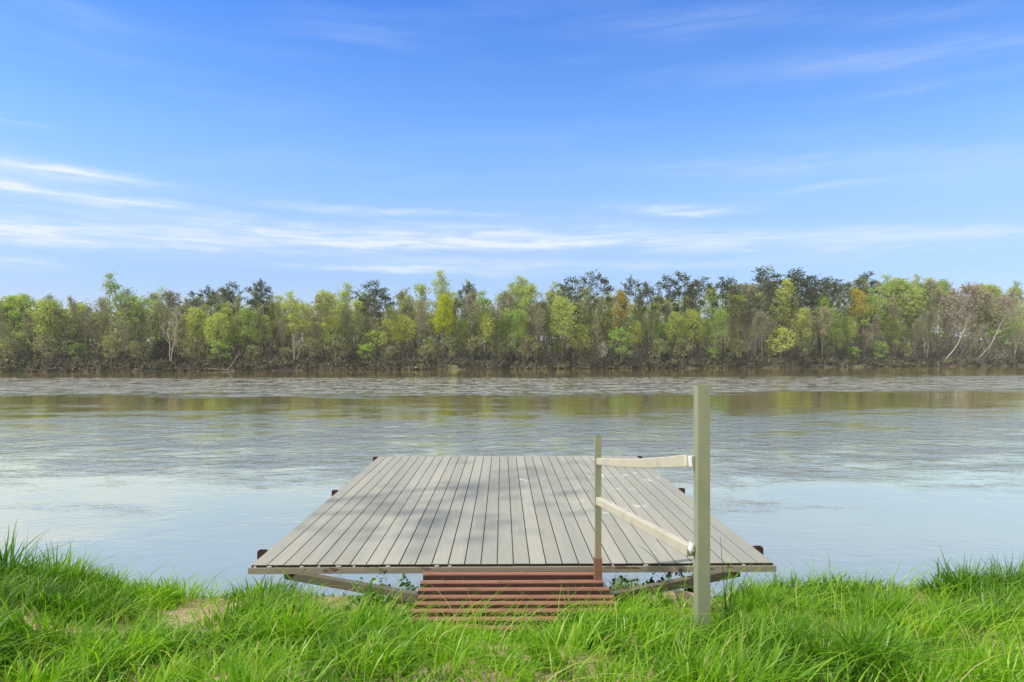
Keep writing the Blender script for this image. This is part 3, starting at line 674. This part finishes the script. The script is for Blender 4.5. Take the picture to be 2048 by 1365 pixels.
# a dark stick drifting in the river
d_ = driftwood(230, -80, 1.1, .1, .12, 'small dark stick drifting alone in the ruffled water on the left', 1, 10, .07, m_bark_dark); d_['group'] = ''
del d_['group']

# ------------------------------------------------------------------ deck, gangway, handrail
m_board = pbr('weathered composite board', (.335, .33, .268), .75, var=.16, vscale=5, stretch=(6, .6, 1), col2=(.265, .27, .23), c2=(.42, .72), c2scale=.45, bump=.25, bscale=220, island=.10)
_t = NT.__new__(NT); _t.t = m_board.node_tree                    # pale scuffs and droppings on the right half of the deck
b_ = next(n for n in _t.t.nodes if n.type == 'BSDF_PRINCIPLED'); src = b_.inputs['Base Color'].links[0].from_socket
co = _t.n('ShaderNodeTexCoord').outputs['Object']; s3 = _t.n('ShaderNodeSeparateXYZ'); _t.l(co, s3.inputs[0])
def blob(cx, cy, rx, ry):
    a = _t.m('DIVIDE', _t.m('SUBTRACT', s3.outputs[0], cx), rx); b = _t.m('DIVIDE', _t.m('SUBTRACT', s3.outputs[1], cy), ry)
    return _t.smooth(_t.m('ADD', _t.m('MULTIPLY', a, a), _t.m('MULTIPLY', b, b)), 1.0, .2, 0, 1)
area = _t.m('MAXIMUM', blob(1.55, 4.0, .9, 1.0), _t.m('MAXIMUM', blob(.35, 3.6, .5, .9), blob(1.1, 2.2, .6, .6)))
sc_ = _t.m('MULTIPLY', _t.smooth(_t.noise(_t.scale(co, (4.5, 3.0, 1)), 1.0, 6, .7, .6), .56, .68), area)
_t.l(_t.mix(_t.m('MULTIPLY', sc_, .75), src, (.72, .72, .69)), b_.inputs['Base Color'])
m_core = pbr('board core', (.055, .052, .048), .9, var=.3, vscale=30)
m_steel = pbr('weathered galvanised steel', (.29, .26, .20), .6, .0, var=.28, vscale=3.5, stretch=(1, 3, 3), col2=(.13, .075, .045), c2=(.58, .64), c2scale=6, bump=.2, bscale=40)
m_brace = pbr('grey brown painted steel', (.12, .107, .078), .65, .0, var=.28, vscale=4, col2=(.09, .055, .035), c2=(.62, .70), c2scale=5, bump=.2, bscale=40)
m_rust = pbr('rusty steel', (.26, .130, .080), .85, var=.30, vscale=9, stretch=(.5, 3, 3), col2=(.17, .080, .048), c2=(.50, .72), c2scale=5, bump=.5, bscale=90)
m_rust_and_shade = pbr('dark rust and painted shade', (.062, .029, .021), .9, var=.35, vscale=14, col2=(.20, .11, .08), c2=(.6, .7), c2scale=20, bump=.5, bscale=90)
m_rail = pbr('weathered pale painted metal', (.50, .47, .37), .6, var=.12, vscale=7, col2=(.40, .37, .28), c2=(.5, .7), c2scale=9, bump=.15, bscale=70)
m_post = pbr('green grey weathered post', (.27, .295, .19), .6, var=.24, vscale=6, stretch=(1, 1, .6), col2=(.24, .28, .15), c2=(.5, .72), c2scale=4, bump=.15, bscale=70)
m_post_rust = m_post.copy(); m_post_rust.name = 'post rusting towards its socket'
_t = NT.__new__(NT); _t.t = m_post_rust.node_tree; b_ = next(n for n in _t.t.nodes if n.type == 'BSDF_PRINCIPLED'); src = b_.inputs['Base Color'].links[0].from_socket
co = _t.n('ShaderNodeTexCoord').outputs['Object']; s3 = _t.n('ShaderNodeSeparateXYZ'); _t.l(co, s3.inputs[0])
f_ = _t.smooth(_t.m('ADD', s3.outputs[2], _t.m('MULTIPLY', _t.noise(co, 14, 4, .6), .35)), CAM_Z - 1.05, CAM_Z - 1.60, 0, .65)
_t.l(_t.mix(f_, src, (.38, .265, .165)), b_.inputs['Base Color'])
m_white = pbr('white wrap', (.66, .67, .68), .6, var=.15)
m_clip = pbr('clear plastic clip', (.55, .54, .50), .3, var=.2, vscale=40)
DROP = 1.84
deck = empty('deck', (.013, 5.93, CAM_Z - DROP), R(.8))
tag(deck, 'square platform of grey boards standing out over the river bank on a steel frame', 'dock')
Wd, Ld, NB = 4.54, 6.10, 32; pit = Wd / NB; gap = .009; th = .025
mb = MB(); rd = random.Random(4)
for i in range(NB):
    x0 = -Wd / 2 + i * pit + gap / 2; x1 = x0 + pit - gap; ys = rd.uniform(-.004, .004)
    mb.box(x0, x1, ys, Ld, -.007, rd.uniform(-.0012, .0006), 0, .0018)
    mb.box(x0 - gap / 2 + .0006, x1 + gap / 2 - .0006, ys + .004, Ld - .004, -th, -.019, 1)
    nw = 9
    for k in range(nw):
        xx = x0 + .001 + (x1 - x0 - .006) * k / (nw - 1); mb.box(xx, xx + .004, ys + .004, Ld - .004, -.0189, -.0071, 1)
mb.build('decking', [m_board, m_core], deck)
zb = -th - .002; BH = .05
fb = MB().tube_sq((-Wd / 2 - .018, .012, zb - BH / 2), (Wd / 2 + .02, .012, zb - BH / 2), .06, BH, .005, 0, 1).build('front_beam', [m_steel, m_rust_and_shade], deck)
for xs, n_ in ((-Wd / 2 + .03, 0), (Wd / 2 - .03, 1), (-.75, 2), (.75, 3)):
    MB().tube_sq((xs, .045, zb - BH / 2), (xs, Ld, zb - BH / 2), .05, BH - .004, .005, 0, 1).build('side_beam' if n_ < 2 else 'joist', [m_steel, m_rust_and_shade], deck)
for yb in (1.5, 3.05, 4.6, Ld - .04):
    MB().tube_sq((-Wd / 2 + .06, yb, zb - BH - .027), (Wd / 2 - .06, yb, zb - BH - .027), .05, .05, .005, 0, 1).build('cross_beam', [m_steel, m_rust_and_shade], deck)
stubs = [(-Wd / 2 - .04, .40), (-Wd / 2 - .04, 3.13), (-Wd / 2 - .04, Ld - .10), (Wd / 2 + .04, .46), (Wd / 2 + .04, 3.2), (Wd / 2 + .04, Ld - .1)]
for x_, y_ in stubs:
    MB().tube_sq((x_, y_, -.13), (x_, y_, .006), .072, .072, .006, 0, 1).build('stake_pocket', [m_rust_and_shade, m_rust_and_shade], deck)
for x_ in (-.06, .06):
    MB().tube_sq((x_, Ld + .04, -.10), (x_, Ld + .04, -.010), .07, .06, .006, 0, 1).build('stake_pocket', [m_rust_and_shade, m_rust_and_shade], deck)
mb = MB()
for i in (0, 1, 3, 4, 5, 6, 8, 11, 12, 21, 22, 24, 27, 30):
    x_ = -Wd / 2 + i * pit + rd.uniform(-.01, .03); w_ = rd.uniform(.022, .045)
    mb.bar((x_, -.006, -.017), (x_ + w_, -.010, -.016 + rd.uniform(-.004, .004)), .004, .013, r=.0015)
mb.build('board_clip', m_clip, deck)
# diagonal braces from the beam ends down towards the shore
MB().bar((-1.98, .05, zb - BH - .022), (-.60, -.40, -.178), .065, .072, r=.004).build('brace', m_brace, deck)
MB().bar((1.98, .06, zb - BH - .022), (.66, -.38, -.182), .065, .072, r=.004).build('brace', m_brace, deck)
MB().box(-1.93, -1.87, -.012, .035, zb - BH - .024, zb - BH - .001).build('brace_plate', m_rust_and_shade, deck)
for x_ in (-.62, .62):
    for y_ in (.75, 4.6):
        MB().pipe((x_, y_, zb - BH - .055), (x_, y_, -5.2), .06, 14).build('pile', m_rust, deck, True)

gang = empty('gangway', (.0, 5.35, CAM_Z - 1.955), R(.4))
tag(gang, 'short ramp of rusty brown steel pipes between the grass and the deck', 'ramp')
mb = MB(); rd = random.Random(9)
ROD = [(5.825, 1.880), (5.695, 1.908), (5.565, 1.922), (5.42, 1.930), (5.28, 1.931), (5.13, 1.931), (4.98, 1.934), (4.83, 1.938), (4.68, 1.944)]
for y_, dp in ROD:
    z_ = -(dp + .025) + 1.955; j = rd.uniform(-.012, .012)
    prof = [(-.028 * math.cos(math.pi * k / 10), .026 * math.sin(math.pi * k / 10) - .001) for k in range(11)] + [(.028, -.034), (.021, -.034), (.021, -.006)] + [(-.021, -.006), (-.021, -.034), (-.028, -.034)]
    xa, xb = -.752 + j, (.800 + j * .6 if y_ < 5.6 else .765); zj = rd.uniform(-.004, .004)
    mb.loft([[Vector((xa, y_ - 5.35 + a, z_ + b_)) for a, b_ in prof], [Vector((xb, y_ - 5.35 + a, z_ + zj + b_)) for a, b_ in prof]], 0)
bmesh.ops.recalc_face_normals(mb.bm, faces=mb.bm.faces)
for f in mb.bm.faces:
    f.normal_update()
    if f.normal.z < .28: f.material_index = 1  # lower faces take darker rust, painting in the shade under each pipe
mb.build('tread_pipe', [m_rust, m_rust_and_shade], gang, True)
for x_ in (-.70, .745):
    MB().box(x_ - .02, x_ + .02, -.70, .43, -.115, -.046, 0, .003).build('side_rail', m_rust_and_shade, gang)
MB().box(-.74, .70, .512, .535, .0, .062, 0, .004).build('hinge_bar', m_rust_and_shade, gang)

hand = empty('handrail', (0, 0, 0))
hz = CAM_Z
MB().tube_sq((1.2165, 4.374, hz - 2.25), (1.2165, 4.374, hz - .215), .0762, .108, .004, 0, 0).build('post', [m_post], hand)
MB().tube_sq((.7215, 5.726, hz - 1.74), (.7215, 5.726, hz - .697), .0505, .052, .003, 0, 0).build('post', [m_post_rust], hand)
MB().tube_sq((.7215, 5.726, hz - 1.905), (.7215, 5.726, hz - 1.728), .064, .064, .004, 0, 0).build('post_socket', [m_rust], hand)
bow = lambda t: Vector((0, 0, -.017 * math.sin(math.pi * t) ))
MB().bar((.7215, 5.690, hz - .913), (1.157, 4.42, hz - .704), .045, .055, .05, .080, r=.006, nseg=10, bow=bow).build('rail', m_rail, hand)
MB().bar((.7215, 5.690, hz - 1.243), (1.157, 4.42, hz - 1.288), .05, .062, .055, .074, r=.006, nseg=6, bow=None).build('rail', m_rail, hand)
MB().bar((1.142, 4.452, hz - .712), (1.177, 4.405, hz - .708), .050, .070, .052, .074, r=.008).build('weld_wrap', m_white, hand)
# lumpy white wrap at the lower joint
bm_ = bmesh.new(); bmesh.ops.create_icosphere(bm_, subdivisions=3, radius=.036)
for v in bm_.verts:
    n_ = v.co.normalized(); k_ = 1 + .22 * math.sin(n_.x * 5 + n_.z * 4) + .12 * math.sin(n_.y * 9 - n_.z * 7); v.co = Vector((n_.x * .6, n_.y * .8, n_.z * 1.05)) * .036 * k_ + Vector((1.160, 4.41, hz - 1.268))
me = bpy.data.meshes.new('weld_wrap'); bm_.to_mesh(me); bm_.free(); me.materials.append(m_white)
for p in me.polygons: p.use_smooth = True
link('weld_wrap', me, hand)
tag(hand, 'pale two post handrail with a bent upper rail beside the ramp', 'handrail')

# ------------------------------------------------------------------ near plants
m_grass, t, out = mat('grass blades')
g = t.n('ShaderNodeNewGeometry').outputs['Random Per Island']
at_ = t.n('ShaderNodeAttribute', attribute_name='tone').outputs['Fac']; tt = t.n('ShaderNodeAttribute', attribute_name='along').outputs['Fac']
fresh = t.ramp(g, [(0, (.13, .33, .006)), (.45, (.20, .42, .008)), (.85, (.30, .51, .014)), (.92, (.34, .46, .05)), (1, (.55, .47, .23))])
dark = t.ramp(g, [(0, (.045, .14, .010)), (.5, (.075, .20, .014)), (.93, (.13, .28, .03)), (1, (.20, .28, .07))])
c = t.mix(at_, fresh, dark); c = t.mix(t.smooth(tt, .35, 0.0, 0, .55), c, (.20, .25, .06))
df = t.n('ShaderNodeBsdfDiffuse'); tr = t.n('ShaderNodeBsdfTranslucent'); t.l(c, df.inputs[0]); t.l(t.mix(1.0, c, (1.5, 1.55, .6), 'MULTIPLY'), tr.inputs[0])
mx = t.n('ShaderNodeMixShader'); mx.inputs[0].default_value = .45; t.l(df.outputs[0], mx.inputs[1]); t.l(tr.outputs[0], mx.inputs[2])
gl = t.n('ShaderNodeBsdfGlossy'); gl.inputs['Roughness'].default_value = .42; gl.inputs[0].default_value = (1, 1, .75, 1)
m2 = t.n('ShaderNodeMixShader'); m2.inputs[0].default_value = .03; t.l(mx.outputs[0], m2.inputs[1]); t.l(gl.outputs[0], m2.inputs[2]); t.l(m2.outputs[0], out.inputs[0])
def blades(x, y, h, wdt, az_, lean, bend, rg, nseg=5):
    n = len(x); z = CAM_Z + ground_rel(x, y) - .015
    tS = np.linspace(0, 1, nseg + 1)[None, :]; hh = h[:, None]
    off = hh * (lean[:, None] * tS + bend[:, None] * tS ** 2.2); zz = hh * (tS * (1 - .15 * lean[:, None]) - .62 * (bend[:, None] ** 1.6) * tS ** 2.6)
    sway = rg.normal(0, .05, n)[:, None] * hh * np.sin(tS * 3)
    cx = x[:, None] + np.cos(az_)[:, None] * off - np.sin(az_)[:, None] * sway; cy = y[:, None] + np.sin(az_)[:, None] * off + np.cos(az_)[:, None] * sway; cz = z[:, None] + zz
    tw = az_ + math.pi / 2 + rg.normal(0, .55, n)
    wx_ = np.cos(tw)[:, None]; wy_ = np.sin(tw)[:, None]; ww = wdt[:, None] * (1 - tS ** 2.2 * .97) * (.55 + .45 * np.minimum(tS * 4, 1)) / 2
    Vv = np.stack([np.stack([cx - wx_ * ww, cy - wy_ * ww, cz], -1), np.stack([cx + wx_ * ww, cy + wy_ * ww, cz + ww * .3], -1)], 2).reshape(n, -1, 3)
    k = 2 * (nseg + 1); base = (np.arange(n) * k)[:, None]
    Ff = np.vstack([np.hstack([base + 2 * s, base + 2 * s + 1, base + 2 * s + 3, base + 2 * s + 2]) for s in range(nseg)])
    return Vv.reshape(-1, 3), Ff, np.repeat(tS, n, 0).repeat(2, 1).ravel()
rg = np.random.default_rng(21)
SAND = [(-3.35, 4.62, .55, .28), (-2.38, 5.35, .36, .45), (-1.15, 5.65, .55, .5), (1.40, 5.6, .34, .42), (-.05, 4.05, .20, .10), (-1.9, 3.45, .3, .10), (-2.2, 4.6, .30, .2)]
def sand_k(x, y):
    s = np.zeros_like(x)
    for cx, cy, rx, ry in SAND: s = np.maximum(s, np.exp(-(((x - cx) / rx) ** 2 + ((y - cy) / ry) ** 2) ** 1.5))
    return s
TUSS = [(-4.3, 5.45, .6, .44, 1), (-3.55, 5.15, .38, .30, .95), (-2.95, 4.85, .42, .25, .85), (-2.4, 4.55, .35, .28, .8), (-1.9, 5.2, .36, .37, .85), (-1.62, 4.95, .26, .31, .8), (-3.1, 4.1, .5, .36, .6), (2.1, 5.75, .30, .25, .45), (2.75, 5.95, .35, .33, .8),
        (3.3, 6.0, .28, .38, .9), (3.85, 6.0, .33, .36, .9), (4.5, 5.9, .5, .32, .95), (1.25, 4.05, .30, .22, .8), (1.55, 3.55, .45, .30, .85), (.60, 4.50, .38, .25, .1), (-1.0, 5.05, .25, .28, .3), (4.1, 5.3, .5, .34, .6), (-4.6, 4.6, .5, .4, .6)]
N = 150000
x = rg.uniform(-5.6, 5.6, N); y = rg.uniform(2.6, 6.75, N); keep = np.abs(x) < .80 * y + .5
keep &= y < edge_y(x) + .22; keep &= ~((np.abs(x - .03) < .80) & (y > 4.72 + .12 * vnoise(x, y, 4, 3) - .42 * sstep(.1, .75, x) * 0 + .0))
keep &= rg.random(N) > .97 * sand_k(x, y)
clump = vnoise(x, y, 2.2, 12) + .6 * vnoise(x, y, 6, 13); keep &= rg.random(N) < .62 + .85 * clump
x, y, clump = x[keep], y[keep], clump[keep]; n = len(x)
tall = np.zeros(n); tone = np.clip(.30 + .9 * vnoise(x, y, 1.1, 14) + .7 * vnoise(x, y, 3.2, 15), 0, 1)
for cx, cy, r, hh_, tn in TUSS:
    k = np.exp(-((x - cx) ** 2 + (y - cy) ** 2) / r ** 2); tall = np.maximum(tall, k * (hh_ - .2)); tone = np.maximum(tone, tn * np.minimum(1, 1.5 * k))
near_ramp = np.exp(-((x - 0) / 1.1) ** 2 - ((y - 4.75) / .55) ** 2)
h = (.15 + tall + .10 * np.clip(clump, -.4, .6) - .05 * near_ramp) * rg.uniform(.55, 1.25, n) * (1 - .5 * np.exp(-((x - 1.15) / .34) ** 2 - ((y - 3.95) / .45) ** 2)); h *= 1 - .7 * np.minimum(1, 1.6 * sand_k(x, y))
cxy = np.stack([rg.uniform(-5.6, 5.6, 300), rg.uniform(2.6, 6.75, 300)], 1); ch_ = rg.uniform(.4, 1.6, 300)
ci = np.concatenate([((xx_[:, None] - cxy[:, 0]) ** 2 + (yy_[:, None] - cxy[:, 1]) ** 2).argmin(1) for xx_, yy_ in zip(np.array_split(x, 40), np.array_split(y, 40))])
ox, oy = x - cxy[ci, 0], y - cxy[ci, 1]; dist = np.hypot(ox, oy)
tone = np.maximum(tone, .85 * sstep(.13, .27, dist)); h = h * ch_[ci] * (1.2 - 1.3 * np.clip(dist, 0, .5)); az_ = np.arctan2(oy - .03, ox + .05) + rg.normal(0, .75, n); lean = np.abs(rg.normal(.18, .18, n)); bend = np.clip(np.abs(rg.normal(.38, .28, n)), .05, 1.05)  # blades between clumps are darkened, putting gap shade into their colour
wdt = rg.uniform(.007, .017, n) * (1 + .35 * (tall > .12))
Vg, Fg, al = blades(x, y, h, wdt, az_, lean, bend, rg)
# hanging grass over the bank's lip and sparse long arching blades
n2 = 5200; x2 = rg.uniform(-5, 5, n2); y2 = rg.uniform(2.9, 6.1, n2); kk = (np.abs(x2) < .8 * y2) & (y2 < edge_y(x2) + .1) & ~((np.abs(x2 - .03) < .80) & (y2 > 4.72)) & (rg.random(n2) > sand_k(x2, y2)); x2, y2 = x2[kk], y2[kk]; n2 = len(x2)
V2, F2, al2 = blades(x2, y2, rg.uniform(.26, .46, n2), rg.uniform(.005, .009, n2), rg.normal(0, 1.6, n2), np.abs(rg.normal(.2, .2, n2)), rg.uniform(.5, 1.1, n2), rg, 5)
tone_v = np.concatenate([np.repeat(tone, 12), np.repeat(np.clip(.15 + .4 * vnoise(x2, y2, .9, 14), 0, .5), 12)])
tag(link('grass', np_mesh('grass', np.vstack([Vg, V2]), np.vstack([Fg, F2 + len(Vg)]), [m_grass], smooth=True, attrs={'tone': tone_v, 'along': np.concatenate([al, al2])})), 'long bright green grass on the near bank', 'grass', kind='stuff')

def leafy(name, loc, stems, label, cat, leaf, stemm, seed, lsize=.035, per=7, rad=.05, rs=.004):
    rd = random.Random(seed); rg = np.random.default_rng(seed); rt = empty(name, loc); S = []; LP = []
    for (dx_, dy_, hz_) in stems:
        p = Vector((rd.uniform(-.05, .05), rd.uniform(-.03, .03), -.05)); e = Vector((dx_, dy_, hz_)); n_ = 7; q0 = p
        for i in range(1, n_ + 1):
            t_ = i / n_; q = p.lerp(e, t_) + Vector((rd.gauss(0, .012), rd.gauss(0, .012), .10 * e.length * math.sin(t_ * 3.1))); S.append((q0[:], q[:], rs * (1.1 - t_ * .8), rs * (1.1 - (t_ + .14) * .8))); 
            if t_ > .25:
                for k in range(2):
                    w_ = q + Vector((rd.gauss(0, rad), rd.gauss(0, rad), rd.gauss(.01, rad))); S.append((q[:], w_[:], rs * .4, rs * .2)); LP.append(np.array(w_) + rg.normal(size=(per, 3)) * rad * .45)
            q0 = q
    v_, f_ = tubes([s[0] for s in S], [s[1] for s in S], [s[2] for s in S], [max(.0005, s[3]) for s in S], 4); link('stem', np_mesh('stem', v_, f_, [stemm], smooth=True), rt)
    v_, f_ = cards(np.vstack(LP), lsize, rg, 1.7, .18); link('foliage', np_mesh('foliage', v_, f_, [leaf]), rt); tag(rt, label, cat); return rt
m_stem = pbr('brown stem', (.07, .05, .035), .9)
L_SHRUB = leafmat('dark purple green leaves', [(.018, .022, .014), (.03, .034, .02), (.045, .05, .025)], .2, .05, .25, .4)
L_VINE = leafmat('green vine leaves', [(.03, .075, .015), (.05, .11, .02)], .35, .05, .25, .4)
L_WEED = leafmat('pale weed leaves', [(.12, .26, .03), (.18, .33, .05)], .4, .05, .25, .3)
gz = lambda x_, y_: CAM_Z + float(ground_rel(np.array([x_]), np.array([y_]))[0])
rd = random.Random(3)
leafy('shrub', (1.0, 5.95, CAM_Z - 2.50), [(rd.uniform(-.28, .38), rd.uniform(-.2, .2), rd.uniform(.12, .48)) for _ in range(30)], 'dark leafy shrub under the deck brace right of the ramp', 'shrub', L_SHRUB, m_stem, 31, .026, 6, .045, .004)
leafy('shrub', (1.55, 6.0, CAM_Z - 2.38), [(rd.uniform(-.12, .12), rd.uniform(-.1, .1), rd.uniform(.15, .42)) for _ in range(7)], 'small dark shrub on the bank edge beside the tall post', 'shrub', L_SHRUB, m_stem, 32, .024, 4, .04, .003)
leafy('sapling', (-.92, 5.75, CAM_Z - 2.2), [(-.02, .02, .25), (-.16, .05, .30), (.05, 0, .22), (-.10, 0, .12)], 'thin leafy twigs hanging in the gap left of the ramp', 'sapling', L_VINE, m_stem, 33, .028, 2, .03, .003)
leafy('bushy_weed', (-.98, 5.0, gz(-.98, 5.0)), [(rd.uniform(-.14, .14), rd.uniform(-.1, .1), rd.uniform(.10, .24)) for _ in range(12)], 'pale green whorled weed at the left front corner of the ramp', 'weed', L_WEED, m_stem, 35, .022, 5, .035, .0025)
leafy('fern', (-1.42, 4.75, gz(-1.42, 4.75)), [(rd.uniform(-.2, .2), rd.uniform(-.2, .0), rd.uniform(.06, .16)) for _ in range(9)], 'low feathery green weed in front of the left tussock', 'weed', L_VINE, m_stem, 34, .016, 8, .03, .002)
def stalks(name, loc, ends, label, seed):
    rd = random.Random(seed); S = []
    for ex, ey, ez, cv_ in ends:
        q0 = Vector((rd.uniform(-.03, .03), rd.uniform(-.03, .03), -.05)); e = Vector((ex, ey, ez)); p = q0.copy()
        for i in range(1, 11):
            t_ = i / 10; q = p.lerp(e, t_) + Vector((0, 0, cv_ * math.sin(t_ * math.pi))); S.append((q0[:], q[:], .0045 * (1.1 - t_ * .75), .0045 * (1.1 - (t_ + .1) * .75))); q0 = q
    v_, f_ = tubes([s[0] for s in S], [s[1] for s in S], [s[2] for s in S], [max(.0007, s[3]) for s in S], 5)
    o = link(name, np_mesh(name, v_, f_, [m_stalk], smooth=True)); o.location = loc; tag(o, label, 'weed'); return o
m_stalk = pbr('dark green stalk', (.045, .075, .02), .7, var=.3, vscale=20)
stalks('weed_stalk', (1.50, 4.75, gz(1.50, 4.75)), [(-.05, 0, .62, .02), (.02, .05, .42, .03), (.05, .02, .36, .05), (-.03, 0, .34, .02), (.10, 0, .30, .08), (-.02, .02, .28, .02)], 'clump of tall dark stalks right of the tall post', 41)
stalks('weed_stalk', (1.30, 5.15, gz(1.30, 5.15)), [(-.30, .25, .42, .10), (-.12, .1, .22, .10)], 'thin bent stalk arching left across the deck edge by the tall post', 42)

# ------------------------------------------------------------------ tree on the near bank whose crown shades the deck
L_NEAR = leafmat('near spring leaves', [(.12, .20, .03), (.17, .26, .04), (.22, .31, .06)], .45, .0)
tm, cm = gen_tree('near tree', 91, 18, .21, .58, 1.0, 7, 4.2, (70, 20), 'dome', 5, 3, L_NEAR, .16, 1, m_bark, m_twig, wob=.04, up=.06, lean=.24, leaf_r=.35, twig_r=.02)
nt_ = empty('broadleaf_tree', (-11.8, .6, gz(-11.8, .6) - .3), R(84)); link('trunk', tm, nt_); link('crown', cm, nt_)
tag(nt_, 'slender leafy tree on the near bank left of the deck', 'tree')


# ------------------------------------------------------------------ thin river haze
hm, t, out = mat('haze'); pv = t.n('ShaderNodeVolumePrincipled'); pv.inputs['Color'].default_value = (.95, .95, .92, 1); pv.inputs['Density'].default_value = .00024
t.l(pv.outputs[0], out.inputs['Volume'])
tag(MB().box(-1700, 1700, -450, 2300, -7, 62).build('haze', hm), 'thin pale air over the river', 'haze', kind='stuff')
